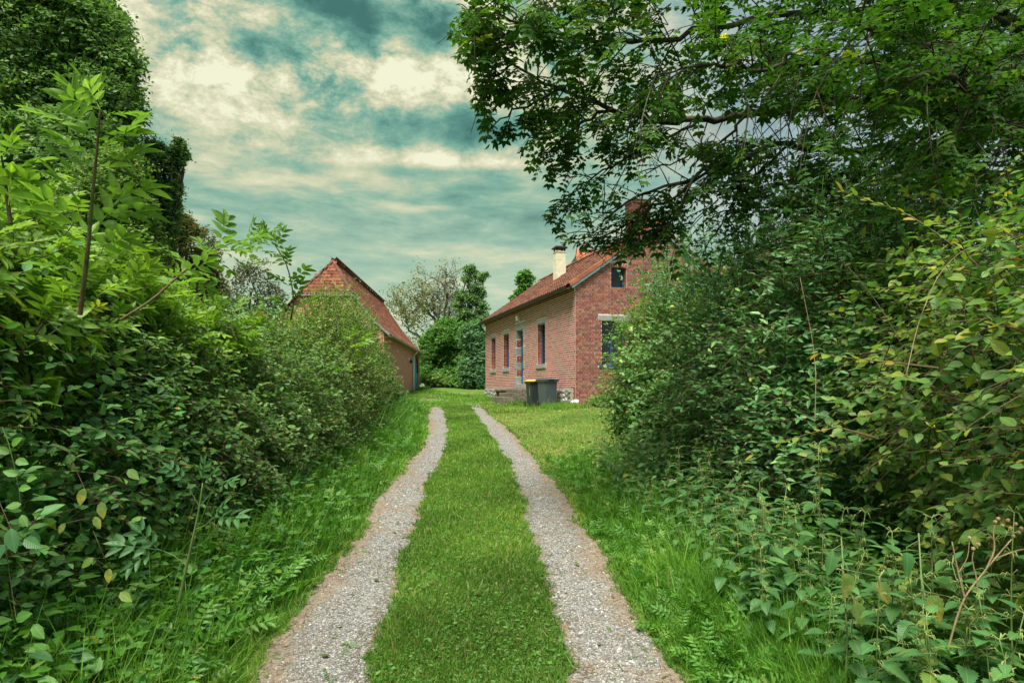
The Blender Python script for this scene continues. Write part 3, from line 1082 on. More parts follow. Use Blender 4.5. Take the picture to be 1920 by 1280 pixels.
    door_o = MB().box(RD + .0, RD + .06, a + .004, a + .06, lo, hi - .004).box(RD + .0, RD + .06, b - .06, b - .004, lo, hi - .004).box(RD + .0, RD + .06, a + .06, b - .06, hi - .06, hi - .004).build('door', M_BLUE, H, bevel=.004)
    for i in range(nb):
        MB().box(RD + .015, RD + .05, a + .062 + i * pw, a + .058 + (i + 1) * pw, lo + .004, hi - .064).build('plank', M_BLUE, door_o, bevel=.004)
    MB().cyl((RD + .015, a + .13, F + 1.15), (RD - .04, a + .13, F + 1.15), .012).cyl((RD - .035, a + .13, F + 1.15), (RD - .035, a + .26, F + 1.15), .011).build('handle', M_WHITE, door_o, smooth=True)
    for (p, q) in jz:
        for (u0, u1) in ((5.46, 5.70), (6.62, 6.86)):
            MB().box(-.016, RD - .005, u0 - .006 if u0 > 6 else u0 + .004, u1 if u0 > 6 else u1 + .006, F + p + .004, F + q - .004).build('stone_block', M_BLUESTONE, H, bevel=.006) if True else None
    MB().box(-.018, RD - .005, 5.46, 6.86, F + 2.434, F + 2.716).build('door_lintel', M_BLUESTONE, H, bevel=.008)
    MB().box(-.03, RD - .003, 5.46, 6.86, F + .004, F + .176).build('door_sill', M_BLUESTONE, H, bevel=.008)
    # lantern over the door
    lam = MB().box(-.03, -.012, 6.06, 6.18, F + 2.78, F + 3.0).build('wall_lamp', M_WHITE, H, bevel=.01)
    MB().cyl((-.12, 6.12, F + 2.80), (-.12, 6.12, F + 2.98), .055, .085, 12).cyl((-.12, 6.12, F + 2.982), (-.12, 6.12, F + 3.04), .09, .02, 12).build('lamp_shade', M_WHITE, lam, smooth=False)
    MB().cyl((-.03, 6.12, F + 2.92), (-.12, 6.12, F + 2.99), .012).build('bracket', M_DARK, lam)
    # ---- roof
    ov = .20
    nrm = Vector((-slope, 0, 1)).normalized(); up = Vector((1, 0, slope)).normalized()
    ex = -ov; ez = eave - slope * ov + .03
    ls = (HW / 2 + ov) / up.x
    yo = .10
    sheet = MB()
    sheet.poly([(ex, -yo, ez), (ex, HL + yo, ez), (HW / 2, HL + yo, ridge + .03), (HW / 2, -yo, ridge + .03)])
    sheet.poly([(HW - ex, -yo, ez), (HW - ex, HL + yo, ez), (HW / 2, HL + yo, ridge + .03), (HW / 2, -yo, ridge + .03)])
    roof = sheet.build('roof', M_DARK, H)
    tile_field('roof_tiles', (ex, -yo + .17, ez + .01), (0, 1, 0), tuple(up), tuple(nrm), HL + 2 * yo - .17, ls - .04, None, roof, M_TILE, TILE_PAL)
    tile_field('roof_tiles', (HW - ex, HL + yo, ez + .01), (0, -1, 0), (-up.x, 0, up.z), (-nrm.x, 0, nrm.z), HL + 2 * yo - .17, ls - .04, None, roof, M_TILE, TILE_PAL)
    ridge_run('ridge_tile', (HW / 2, -.12, ridge + .075), (HW / 2, HL + .08, ridge + .075), .125, roof, [(.27, .10, .06), (.20, .08, .05), (.23, .09, .06)])
    # verge tiles down both rakes and the zinc strip below them
    vm = []
    for c in ORANGE:
        vm.append(MB().box(-.02, .36, -.01, .17, 0, .035).box(-.02, .36, -.03, -.011, -.09, .035).mesh('verge_tile', M_TILE, bevel=.006, col=c))
    nt = 11
    for sgn in (1, -1):
        for i in range(nt):
            t = (i * ls / nt)
            o = link('verge_tile', random.choice(vm), roof)
            base = Vector((ex if sgn > 0 else HW - ex, -yo, ez)) + Vector((up.x * sgn, 0, up.z)) * t + Vector((nrm.x * sgn, 0, nrm.z)) * (.045 + random.uniform(0, .012))
            X = Vector((up.x * sgn, 0, up.z)); Zv = Vector((nrm.x * sgn, 0, nrm.z)); Y = Vector((0, 1, 0))
            tilt = -.05
            M = Matrix(((X.x, Y.x, Zv.x, base.x), (X.y, Y.y, Zv.y, base.y), (X.z, Y.z, Zv.z, base.z), (0, 0, 0, 1)))
            o.matrix_local = M @ Matrix.Rotation(.045, 4, 'Y')
    for sgn in (1, -1):
        X = Vector((up.x * sgn, 0, up.z)); N2 = Vector((nrm.x * sgn, 0, nrm.z))
        A = Vector((ex if sgn > 0 else HW - ex, 0, ez)) + X * .0; B = Vector((HW / 2, 0, ridge + .03))
        r = []
        for (P) in (A, B):
            r.append([tuple(P + N2 * .02 + Vector((0, -yo - .012, 0))), tuple(P - N2 * .13 + Vector((0, -yo - .012, 0))), tuple(P - N2 * .13 + Vector((0, -.02, 0))), tuple(P + N2 * .0 + Vector((0, -.02, 0)))])
        MB().loft(r[0], r[1]).build('verge_strip', M_ZINC, roof)
    # gutter: half round trough
    mb = MB(); k = 9
    gx, gzz, gr = ex - .085, ez - .05, .10
    arc = lambda y, rr: [(gx + rr * math.cos(t), y, gzz + rr * math.sin(t)) for t in np.linspace(math.pi, 2 * math.pi, k)]
    mb.loft(arc(-yo + .02, gr) + arc(-yo + .02, gr - .012)[::-1], arc(HL + yo, gr) + arc(HL + yo, gr - .012)[::-1])
    gut = mb.build('gutter', M_GUTTER, H)
    MB().cyl((gx, HL - .02, gzz - .06), (gx + .05, HL - .02, gzz - .22), .045).cyl((gx + .05, HL - .02, gzz - .22), (-.06, HL - .02, gzz - .42), .045).cyl((-.06, HL - .02, gzz - .42), (-.06, HL - .02, gzz - .46), .045).build('downpipe', M_GUTTER, gut, smooth=True)
    # ---- cream chimney on the near slope
    ct, cy = 1.6, 5.74
    zb = eave + slope * ct
    ch = MB().box(ct - .21, ct + .21, cy - .2, cy + .2, zb - .4, F + 5.30).build('chimney', M_CREAM, roof, bevel=.006)
    ch2 = MB().box(ct - .205, ct + .205, cy - .195, cy + .195, F + 5.308, F + 5.63).box(ct - .225, ct + .225, cy - .215, cy + .215, F + 5.632, F + 5.67)
    o = ch2.build('chimney_block', M_CREAM, roof, bevel=.006)
    cap = MB()
    for sx in (-1, 1):
        for sy in (-1, 1): cap.box(ct + sx * .17 - .025, ct + sx * .17 + .025, cy + sy * .16 - .025, cy + sy * .16 + .025, F + 5.672, F + 5.80)
    cap.box(ct - .27, ct + .27, cy - .26, cy + .26, F + 5.802, F + 5.85).box(ct - .23, ct + .23, cy - .22, cy + .22, F + 5.852, F + 5.885)
    cap.build('chimney_cap', M_DARK, roof, bevel=.005)
    # ---- brick chimney on the ridge
    ct, cy = HW / 2, 1.3
    cw, cd = .36, .26
    z0, z1 = ridge - .5, F + 6.6
    bch = MB().box(ct - cw + .008, ct + cw - .008, cy - cd + .008, cy + cd - .008, z0, z1).build('brick_chimney', M_MORTAR, roof)
    cs, hs = [], []
    z = z0; k = 0
    while z < z1:
        for (axis, L, fixed, sg) in (('x', 2 * cw, cy - cd, -1), ('y', 2 * cd, ct - cw, -1), ('y', 2 * cd, ct + cw, 1), ('x', 2 * cw, cy + cd, 1)):
            u = -.1135 * (k % 2)
            grow = .03 if z > z1 - .16 else 0
            while u < L - .02:
                a0 = max(0, u) + .005; b0 = min(L, u + .227) - .005
                if b0 - a0 > .02:
                    if axis == 'x': cs.append((ct - cw + (a0 + b0) / 2, fixed + sg * grow / 2, z + CH / 2)); hs.append(((b0 - a0) / 2, .008 + grow / 2, CH / 2 - .006))
                    else: cs.append((fixed + sg * grow / 2, cy - cd + (a0 + b0) / 2, z + CH / 2)); hs.append((.008 + grow / 2, (b0 - a0) / 2, CH / 2 - .006))
                u += .227
        z += CH; k += 1
    o = link('brickwork', box_instances('brickwork', np.array(cs), np.array(hs), M_BRICK, brick_cols(len(cs)) * np.array([.52, .60, .68])), bch); o['kind'] = 'stuff'
    MB().box(ct - .3, ct + .3, cy - .2, cy + .2, z1, z1 + .06).build('chimney_cap', M_CEMENT, bch, bevel=.01)
    # ---- hipped rear wing whose ridge just shows over the main ridge
    t0, s0, zt = 3.6, 8.6, F + 6.42
    zb = F + 4.6
    P = dict(a=(t0, s0, zt), b=(7.5, s0, zt), c=(2.45, s0, zb + .5), d=(2.9, s0 - 1.7, zb), e=(2.9, s0 + 1.7, zb), f=(7.5, s0 - 1.7, zb), g=(7.5, s0 + 1.7, zb))
    rw = MB()
    rw.poly([P['d'], P['f'], P['b'], P['a']]).poly([P['g'], P['e'], P['a'], P['b']]).poly([P['e'], P['d'], P['a']])
    wing = rw.build('rear_roof', M_DARK, H)
    nv = Vector((0, -(zt - zb), 1.7)).normalized(); uv_ = Vector((0, 1.7, zt - zb)).normalized()
    tile_field('roof_tiles', (2.9, s0 - 1.7, zb + .01), (1, 0, 0), tuple(uv_), tuple(nv), 4.6, 2.4, lambda u, v: u > v * .36, wing, M_TILE, ORANGE)
    ridge_run('ridge_tile', (2.9, s0 - 1.7, zb + .06), (t0, s0, zt + .06), .11, wing, ORANGE)
    ridge_run('ridge_tile', (t0, s0, zt + .06), (6.4, s0, zt + .06), .11, wing, ORANGE)
    return H, ang


HOUSE, HANG = build_house()


def hp(t, s, z=0.0):
    """house plan coordinates -> world"""
    return np.array([2.044 + .960 * t - .279 * s, 20.7 + .279 * t + .960 * s, z])


def uv_quad_wall(mb_pts_list, name, mat, parent):
    """quads given as 3d points with explicit (u,v) in metres"""
    V, L, S, UV = [], [], [], []
    for pts, uvs in mb_pts_list:
        o = len(V); V += pts; S.append(len(L)); L += list(range(o, o + len(pts))); UV += uvs
    me = raw_mesh(name, np.array(V), np.array(L), np.array(S), mat, None, np.array(UV))
    return link(name, me, parent)


def build_outbuilding():
    # low building behind the right hedge, orange roof just visible through the leaves
    loc = hp(HW + .15, .6)
    O = thing('outbuilding', 'low outbuilding with orange tiled roof glimpsed behind the right hedge', 'outbuilding', (loc[0], loc[1], HZ), HANG)
    L, D, h, zr = 9.0, 5.0, 2.9, FLOOR + 4.75
    q = []
    for (A, B) in (((0, 0), (L, 0)), ((L, 0), (L, D)), ((L, D), (0, D)), ((0, D), (0, 0))):
        l = math.hypot(B[0] - A[0], B[1] - A[1])
        q.append(([(A[0], A[1], -.3), (B[0], B[1], -.3), (B[0], B[1], h), (A[0], A[1], h)], [(0, 0), (l, 0), (l, h + .3), (0, h + .3)]))
    for x in (0, L):
        q.append(([(x, 0, h), (x, D, h), (x, D / 2, zr - .05)], [(0, 0), (D, 0), (D / 2, 2)]))
    uv_quad_wall(q, 'wall', M_FARBRICK, O)
    up = Vector((0, D / 2 + .2, zr - h + .1)).normalized(); nr = Vector((0, -up.z, up.y))
    sh = MB().poly([(-.1, -.2, h - .08), (L + .1, -.2, h - .08), (L + .1, D / 2, zr), (-.1, D / 2, zr)]).poly([(-.1, D + .2, h - .08), (L + .1, D + .2, h - .08), (L + .1, D / 2, zr), (-.1, D / 2, zr)])
    r = sh.build('roof', M_DARK, O)
    ls = math.hypot(D / 2 + .2, zr - h + .08)
    tile_field('roof_tiles', (-.1, -.2, h - .07), (1, 0, 0), tuple(up), tuple(nr), L + .2, ls, None, r, M_TILE, ORANGE)
    ridge_run('ridge_tile', (-.1, D / 2, zr + .04), (L + .1, D / 2, zr + .04), .12, r, ORANGE)
    m = MB().box(2.2, 3.2, .02, .06, .9, 2.0); w = MB().box(2.1, 3.3, -.03, .05, .8, .9).box(2.1, 3.3, -.02, .05, 2.0, 2.1).box(2.1, 2.2, -.02, .05, .9, 2.0).box(3.2, 3.3, -.02, .05, .9, 2.0).build('window', M_BLUE, O)
    MB().box(2.2, 3.2, -.01, .0, .9, 2.0).build('pane', M_GLASS, w)


build_outbuilding()


# ------------------------------------------------------------------ steps, stones, bins
def build_steps():
    p = hp(0, 5.3)
    S = thing('stone_steps', 'three worn stone steps leading up to the blue door', 'steps', (p[0], p[1], HZ), HANG)
    for k in range(3):
        zt = FLOOR - .012 - .165 * k
        mb = MB().box(-.36 - .33 * k, -.05 - .30 * k if k else -.05, -.10 - .03 * k, 1.75, zt - .16 - (0 if k < 2 else .2), zt)
        mb2 = MB().box(-.36 - .33 * k, -.05, -.10 - .05 * k, 1.72 - .06 * k, zt - (.161 if k < 2 else .4), zt)
        mb2.build('step', M_STEP, S, bevel=.018)
    p = hp(-.35, 7.75)
    B = thing('stone_bench', 'small rough stone bench on two legs beside the house steps', 'bench', (p[0], p[1], HZ - .02), HANG)
    MB().box(-.22, .22, -.42, .42, .36, .46).build('slab', M_STEP, B, bevel=.02)
    MB().box(-.16, .16, -.36, -.20, -.08, .358).build('leg', M_STEP, B, bevel=.02)
    MB().box(-.16, .16, .20, .36, -.08, .358).build('leg', M_STEP, B, bevel=.02)
    # white stone by the corner of the house
    import bmesh
    bm = bmesh.new(); bmesh.ops.create_icosphere(bm, subdivisions=2, radius=.13)
    for v in bm.verts:
        v.co *= 1 + .22 * math.sin(v.co.x * 31 + v.co.y * 17) + .12 * math.sin(v.co.z * 40); v.co.z *= .8
    me = bpy.data.meshes.new('white_stone'); bm.to_mesh(me); bm.free(); me.materials.append(M_WHITE)
    p = hp(-.10, -.22)
    o = link('white_stone', me, None, (p[0], p[1], float(gz(p[0], p[1])) + .13))
    tag(o, 'small whitewashed stone in the grass at the corner of the brick house', 'stone')


build_steps()


def build_bin(s, t, yaw, body_mat, lid_mat, label, marks=False, h=.98):
    p = hp(t, s)
    z = float(gz(p[0], p[1]))
    B = thing('wheelie_bin', label, 'bin', (p[0], p[1], z), HANG + yaw, 'wheelie bins standing against the house')
    w0, d0, w1, d1 = .21, .25, .275, .335        # half sizes at the foot and at the rim
    def ring(w, d, z, c=.05):
        out = []
        for (sx, sy) in ((1, -1), (1, 1), (-1, 1), (-1, -1)):
            cx, cy = sx * (w - c), sy * (d - c)
            a0 = {(1, -1): -math.pi / 2, (1, 1): 0, (-1, 1): math.pi / 2, (-1, -1): math.pi}[(sx, sy)]
            for k in range(4):
                a = a0 + k * math.pi / 6
                out.append((cx + c * math.cos(a), cy + c * math.sin(a), z))
        return out
    m = MB(); m.loft(ring(w0, d0, .04), ring(w1 - .03, d1 - .03, h * .86), True, False)
    m.build('body', body_mat, B, smooth=False)
    m = MB(); m.loft(ring(w1 - .028, d1 - .028, h * .85), ring(w1 + .012, d1 + .012, h * .885), True, False)
    m.loft(ring(w1 + .012, d1 + .012, h * .885), ring(w1 + .016, d1 + .016, h * .935), False, True)
    m.build('rim', body_mat, B)
    m = MB(); r0 = ring(w1 + .022, d1 + .025, h * .937); r1 = ring(w1 + .02, d1 + .02, h * .957); r2 = ring(w1 - .06, d1 - .08, h * .995, .08)
    m.loft(r0, r1, True, False); m.loft(r1, r2, False, True)
    lid = m.build('lid', lid_mat, B)
    MB().box(-.12, .12, -d1 - .06, -d1 - .026, h * .945, h * .965).build('grip', lid_mat, lid, bevel=.006)
    m = MB(); m.cyl((-w1 + .02, d1 + .05, h * .93), (w1 - .02, d1 + .05, h * .93), .015); m.box(-w1 + .02, -w1 + .05, d1 + .0, d1 + .05, h * .915, h * .945); m.box(w1 - .05, w1 - .02, d1 + .0, d1 + .05, h * .915, h * .945)
    m.build('handle', body_mat, B)
    for sx in (-1, 1):
        wh = MB().cyl((sx * (w0 + .03), d0 + .02, .10), (sx * (w0 + .075), d0 + .02, .10), .10, n=18).build('wheel', M_RUBBER, B)
        MB().cyl((sx * (w0 + .076), d0 + .02, .10), (sx * (w0 + .080), d0 + .02, .10), .05, n=14).build('hub', M_DARK, wh)
    if marks:
        # small white painted marks down the left flank, read top to bottom
        x = None
        for k, ch in enumerate('1277'):
            zc = h * (.70 - .085 * k)
            f = zc / (h * .86)
            wx = w0 + (w1 - .03 - w0) * f
            cu = bpy.data.curves.new('lettering', 'FONT'); cu.body = ch; cu.size = .085; cu.extrude = .001; cu.align_x = 'CENTER'
            cu.materials.append(M_WHITE)
            tmp = bpy.data.objects.new('lettering', cu); COL.objects.link(tmp)
            dg = bpy.context.evaluated_depsgraph_get(); me = bpy.data.meshes.new_from_object(tmp.evaluated_get(dg)); me.name = 'lettering'
            bpy.data.objects.remove(tmp); o = link('lettering', me, B)
            o.matrix_local = Matrix.Translation((-wx - .004, -.16, zc - .03)) @ Matrix.Rotation(math.radians(-90), 4, 'Z') @ Matrix.Rotation(math.radians(90 - 3), 4, 'X')
    return B


build_bin(1.30, -.50, .10, M_BIN, M_BIN, 'slate grey wheelie bin with grey lid nearer the house corner')
build_bin(2.55, -.55, .0, M_BINDARK, M_YELLOW, 'dark wheelie bin with a yellow lid half behind the grey bin', True, .96)


# ------------------------------------------------------------------ barn
def build_barn():
    ang = math.atan2(.0458, .999)
    z0 = 1.0
    B = thing('barn', 'brick barn with steep half-hipped red tile roof behind the left hedge', 'barn', (-6.26, 31.3, z0), ang)
    E = EYE - z0                      # eye level in local z
    L = 17.8; Wd = 5.6
    ev = E + 2.82
    prof = [(.28, E + 2.62), (-.50, E + 3.32), (-1.49, E + 4.54), (-2.8, E + 6.48)]     # right slope, eave to ridge
    # walls
    hd0, hd1, hz = 13.5, 16.8, E + 1.15
    R = (hd1 - hd0) / 2
    arch = lambda n=10: [(hd0 + R - R * math.cos(t), hz + R * .82 * math.sin(t)) for t in np.linspace(0, math.pi, n)]
    q = []
    def quad(y0, y1, z0_, z1_): q.append(([(0, y0, z0_), (0, y1, z0_), (0, y1, z1_), (0, y0, z1_)], [(y0, z0_), (y1, z0_), (y1, z1_), (y0, z1_)]))
    quad(0, hd0, -.4, ev); quad(hd1, L, -.4, ev)
    A = arch()
    for i in range(len(A) - 1):
        q.append(([(0, A[i][0], A[i][1]), (0, A[i + 1][0], A[i + 1][1]), (0, A[i + 1][0], ev), (0, A[i][0], ev)], [A[i], A[i + 1], (A[i + 1][0], ev), (A[i][0], ev)]))
    # gable, near end
    gp = [(0, -.4), (0, ev), (-.5, E + 3.30), (-1.49, E + 4.5), (-4.11, E + 4.5), (-5.1, E + 3.30), (-5.6, ev), (-5.6, -.4)]
    for yy in (0, L):
        q.append(([(p[0], yy, p[1]) for p in gp], [(p[0], p[1]) for p in gp]))
    q.append(([(-Wd, 0, -.4), (-Wd, L, -.4), (-Wd, L, ev), (-Wd, 0, ev)], [(0, 0), (L, 0), (L, ev), (0, ev)]))
    # reveals of the doorway
    outl = [(hd0, -.4)] + A + [(hd1, -.4)]
    for i in range(len(outl) - 1):
        a, b = outl[i], outl[i + 1]
        q.append(([(0, a[0], a[1]), (-.20, a[0], a[1]), (-.20, b[0], b[1]), (0, b[0], b[1])], [(0, a[1]), (.32, a[1]), (.32, b[1]), (0, b[1])]))
    wall = uv_quad_wall(q, 'wall', M_FARBRICK, B)
    # ring of arch bricks
    me = [MB().box(-.18, .012, -.055, .055, 0, .22).mesh('arch_brick', M_BRICK, col=BRICK_COLS[i] * .75) for i in range(4)]
    n = 26
    for i in range(n):
        t = math.pi * (i + .5) / n
        o = link('arch_brick', me[i % 4], wall)
        o.matrix_local = Matrix.Translation((0, hd0 + R - R * math.cos(t), hz + R * .82 * math.sin(t))) @ Matrix.Rotation(-(t - math.pi / 2) * 1.0 * -1, 4, 'X') @ Matrix.Identity(4)
    # dark corner bricks of the far jamb
    # planked teal door
    door = MB().box(-.19, -.16, hd0 + .02, hd1 - .02, -.2, -.05).build('door', M_TEAL, B)
    np_ = 14; w = (hd1 - hd0 - .04) / np_
    for i in range(np_):
        y0 = hd0 + .02 + i * w; yc = y0 + w / 2
        zt = hz + .82 * math.sqrt(max(0, R * R - (yc - hd0 - R) ** 2)) - .01
        MB().box(-.16, -.12, y0 + .004, y0 + w - .004, -.05, zt).build('plank', M_TEAL, door)
    MB().box(-.12, -.102, hd0 + 1.6, hd0 + 1.7, .95, 1.15).build('handle', M_DARK, door)
    # roof, right slope in three pitches
    def slope_pts(sgn):
        return [(x if sgn > 0 else -Wd - x, z) for (x, z) in prof]
    oh = .12
    sh = MB()
    for sgn in (1, -1):
        p = slope_pts(sgn)
        for i in range(2):
            sh.poly([(p[i][0], -oh, p[i][1]), (p[i][0], L + oh, p[i][1]), (p[i + 1][0], L + oh, p[i + 1][1]), (p[i + 1][0], -oh, p[i + 1][1])])
        sh.poly([(p[2][0], -oh, p[2][1]), (p[2][0], L + oh, p[2][1]), (p[3][0], L + oh, p[3][1]), (p[3][0], 1.5, p[3][1])])
    sh.poly([(-1.49, -oh, E + 4.54), (-2.8, 1.5, E + 6.48), (-4.11, -oh, E + 4.54)])
    roof = sh.build('roof', M_DARK, B)
    for i in range(3):
        a = Vector((prof[i][0], 0, prof[i][1])); b = Vector((prof[i + 1][0], 0, prof[i + 1][1]))
        up = (b - a).normalized(); nr = Vector((up.z, 0, -up.x)); ln = (b - a).length
        ins = (lambda u, v, ln=ln: u > 1.62 * v / ln - .02) if i == 2 else None
        tile_field('roof_tiles', (a.x, -oh, a.z + .012), (0, 1, 0), tuple(up), tuple(nr), L + 2 * oh, ln, ins, roof, M_TILE, TILE_PAL_RED, .24, .29)
        a2 = Vector((-Wd - a.x, L + oh, a.z + .012)); up2 = Vector((-up.x, 0, up.z)); nr2 = Vector((-nr.x, 0, nr.z))
        ins2 = (lambda u, v, ln=ln: u < L + 2 * oh - 1.62 * v / ln) if i == 2 else None
        tile_field('roof_tiles', tuple(a2), (0, -1, 0), tuple(up2), tuple(nr2), L + 2 * oh, ln, ins2, roof, M_TILE, TILE_PAL_RED, .24, .29)
    # hip face
    up = Vector((0, 1.62, 1.94)).normalized(); nr = Vector((0, -up.z, up.y)); ln = math.hypot(1.62, 1.94)
    tile_field('roof_tiles', (-4.11, -oh, E + 4.55), (1, 0, 0), tuple(up), tuple(nr), 2.62, ln, lambda u, v: abs(u - 1.31) < 1.33 * (1 - v / ln) + .05, roof, M_TILE, TILE_PAL_RED, .187, .25, amp=.045)
    dk = [(.13, .06, .045), (.17, .07, .05), (.10, .055, .045)]
    ridge_run('hip_tile', (-1.49, -oh, E + 4.60), (-2.8, 1.46, E + 6.50), .085, roof, dk)
    ridge_run('hip_tile', (-4.11, -oh, E + 4.60), (-2.8, 1.46, E + 6.50), .085, roof, dk)
    ridge_run('ridge_tile', (-2.8, 1.42, E + 6.55), (-2.8, L + oh, E + 6.55), .10, roof, dk)
    # zinc verge and eave trims
    MB().box(-4.2, -1.40, -oh - .05, -oh - .012, E + 4.49, E + 4.56).build('fascia', M_ZINC, roof)
    for i in range(2):
        a = prof[i]; b = prof[i + 1]
        r = [[(p[0], -oh - .03, p[1] + .05), (p[0], -oh - .03, p[1] - .07), (p[0], -.01, p[1] - .07), (p[0], -.01, p[1] - .01)] for p in (a, b)]
        MB().loft(r[0], r[1]).build('verge_strip', M_ZINC, roof)
    g = MB(); k = 8; gx, gzz, gr = .36, E + 2.60, .085
    arc = lambda y, rr: [(gx + rr * math.cos(t), y, gzz + rr * math.sin(t)) for t in np.linspace(math.pi, 2 * math.pi, k)]
    g.loft(arc(-oh, gr) + arc(-oh, gr - .012)[::-1], arc(L + oh, gr) + arc(L + oh, gr - .012)[::-1])
    gut = g.build('gutter', M_ZINC, B)
    MB().cyl((.36, 12.6, E + 2.55), (.09, 12.6, E + 2.25), .06).cyl((.09, 12.6, E + 2.25), (.09, 12.6, -.2), .06).build('downpipe', M_PVC, gut, smooth=True)
    lam = MB().box(.0, .05, 10.4, 10.62, E + 1.72, E + 2.0).build('wall_lamp', M_WHITE, B, bevel=.01)
    MB().box(.05, .22, 10.42, 10.60, E + 1.66, E + 1.86).build('lamp_shade', M_DARK, lam, bevel=.02)
    MB().cyl((0, 4.6, E + 2.1), (.10, 4.6, E + 2.1), .05).build('insulator', M_WHITE, B)


build_barn()
# ------------------------------------------------------------------ foliage
CAM = np.array([0, 0, EYE])
Z3 = np.array([0, 0, 1.0])
FOL = np.array([1.62, 1.86, 1.72])


def hsv_jit(base, n, amt=.16, hue=.10):
    b = np.array(base, dtype=float)
    c = np.tile(b, (n, 1)) * RNG.lognormal(0, amt, (n, 1))
    h = RNG.normal(0, hue, (n, 1))
    c[:, 0:1] *= 1 + h * 1.6; c[:, 2:3] *= 1 - h
    return np.clip(c, .004, .9)


def pick_col(n, pal):
    """pal: list of (weight, rgb)"""
    w = np.array([p[0] for p in pal], dtype=float); w /= w.sum()
    cols = np.array([p[1] for p in pal])
    idx = RNG.choice(len(pal), n, p=w)
    return np.clip(hsv_jit((1, 1, 1), n, .17, .07) * cols[idx] * FOL, .004, .8)


def shoots(p0, d, L, droop, K=5, wander=.12):
    """curved shoots: returns points (N,K,3)"""
    N = len(p0)
    t = np.linspace(0, 1, K)
    side = norm(np.cross(d, RNG.normal(0, 1, (N, 3))))
    w = RNG.normal(0, wander, (N, 1, 1)) * (t[None, :, None] ** 2)
    P = p0[:, None] + d[:, None] * (t[None, :, None] * L[:, None, None]) + side[:, None] * w * L[:, None, None]
    P[:, :, 2] -= (droop * L)[:, None] * t[None] ** 2
    return P


def twig_mesh(name, P, r0, r1, mat, sides=3):
    N, K, _ = P.shape
    T = norm(np.gradient(P, axis=1))
    A = norm(np.cross(T, np.array([.31, .2, .93])[None, None]))
    B = np.cross(T, A)
    R = (np.asarray(r0).reshape(-1, 1) + (np.asarray(r1).reshape(-1, 1) - np.asarray(r0).reshape(-1, 1)) * np.linspace(0, 1, K)[None]) * np.ones((N, 1))
    an = np.arange(sides) * 2 * math.pi / sides
    V = P[:, :, None] + R[:, :, None, None] * (np.cos(an)[None, None, :, None] * A[:, :, None] + np.sin(an)[None, None, :, None] * B[:, :, None])
    i = np.arange(K - 1)[:, None]; j = np.arange(sides)[None]; j2 = (j + 1) % sides
    q = np.stack([i * sides + j, i * sides + j2, (i + 1) * sides + j2, (i + 1) * sides + j], -1).reshape(-1, 4)
    Q = (q[None] + (np.arange(N) * K * sides)[:, None, None]).reshape(-1, 4)
    return raw_mesh(name, V.reshape(-1, 3), Q.ravel(), np.arange(len(Q)) * 4, mat, None, None, True)


def leaves_on(P, m, t0=.15, spread=.85, fwd=.5, up=.75, out=None, rand=.35, pairs=False):
    """leaf positions, axes and normals along shoots P (N,K,3), m leaves each"""
    N, K, _ = P.shape
    t = t0 + (1 - t0) * (np.arange(m) + .5) / m
    t = np.clip(t[None] + RNG.normal(0, .3 / m, (N, m)), 0, 1)
    if pairs:
        t = np.repeat(t[:, ::2], 2, axis=1)[:, :m]
    f = t * (K - 1); i = np.minimum(f.astype(int), K - 2); fr = (f - i)[..., None]
    r = np.arange(N)[:, None]
    pos = P[r, i] * (1 - fr) + P[r, i + 1] * fr
    tan = norm(P[r, i + 1] - P[r, i])
    sd = norm(np.cross(tan, Z3[None, None]) + RNG.normal(0, .12, tan.shape))
    sg = np.where(np.arange(m) % 2 == 0, 1.0, -1.0)[None, :, None]
    if not pairs: pass
    ax = norm(tan * fwd + sd * sg * spread + RNG.normal(0, rand, tan.shape))
    nz = Z3[None, None] * up + RNG.normal(0, rand * .9, tan.shape) + tan * .15
    if out is not None: nz = nz + out[:, None] * .45
    # last leaf continues the shoot
    return pos.reshape(-1, 3), ax.reshape(-1, 3), norm(nz.reshape(-1, 3)), t.reshape(-1)


_single = {}


def leaf_objects(parent, loc, tpl, key, pos, ax, nz, size, col, mat, width=None, name='leaf'):
    """the largest leaves as objects of their own, sharing a dozen meshes"""
    # quantise colours to a small set of shared meshes
    k = min(14, len(pos))
    order = np.argsort(col @ np.array([.5, 1, .2]))
    groups = np.array_split(order, k)
    for gi, g in enumerate(groups):
        if len(g) == 0: continue
        me = tpl.single(name, mat, np.median(col[g], axis=0))
        X = norm(ax[g]); Y = norm(np.cross(nz[g], X)); Zz = np.cross(X, Y)
        for n, i in enumerate(g):
            s = float(size[i])
            o = bpy.data.objects.new(name, me); COL.objects.link(o); o.parent = parent
            p = pos[i] - loc
            o.matrix_local = Matrix(((X[n][0] * s, Y[n][0] * s, Zz[n][0] * s, p[0]), (X[n][1] * s, Y[n][1] * s, Zz[n][1] * s, p[1]), (X[n][2] * s, Y[n][2] * s, Zz[n][2] * s, p[2]), (0, 0, 0, 1)))


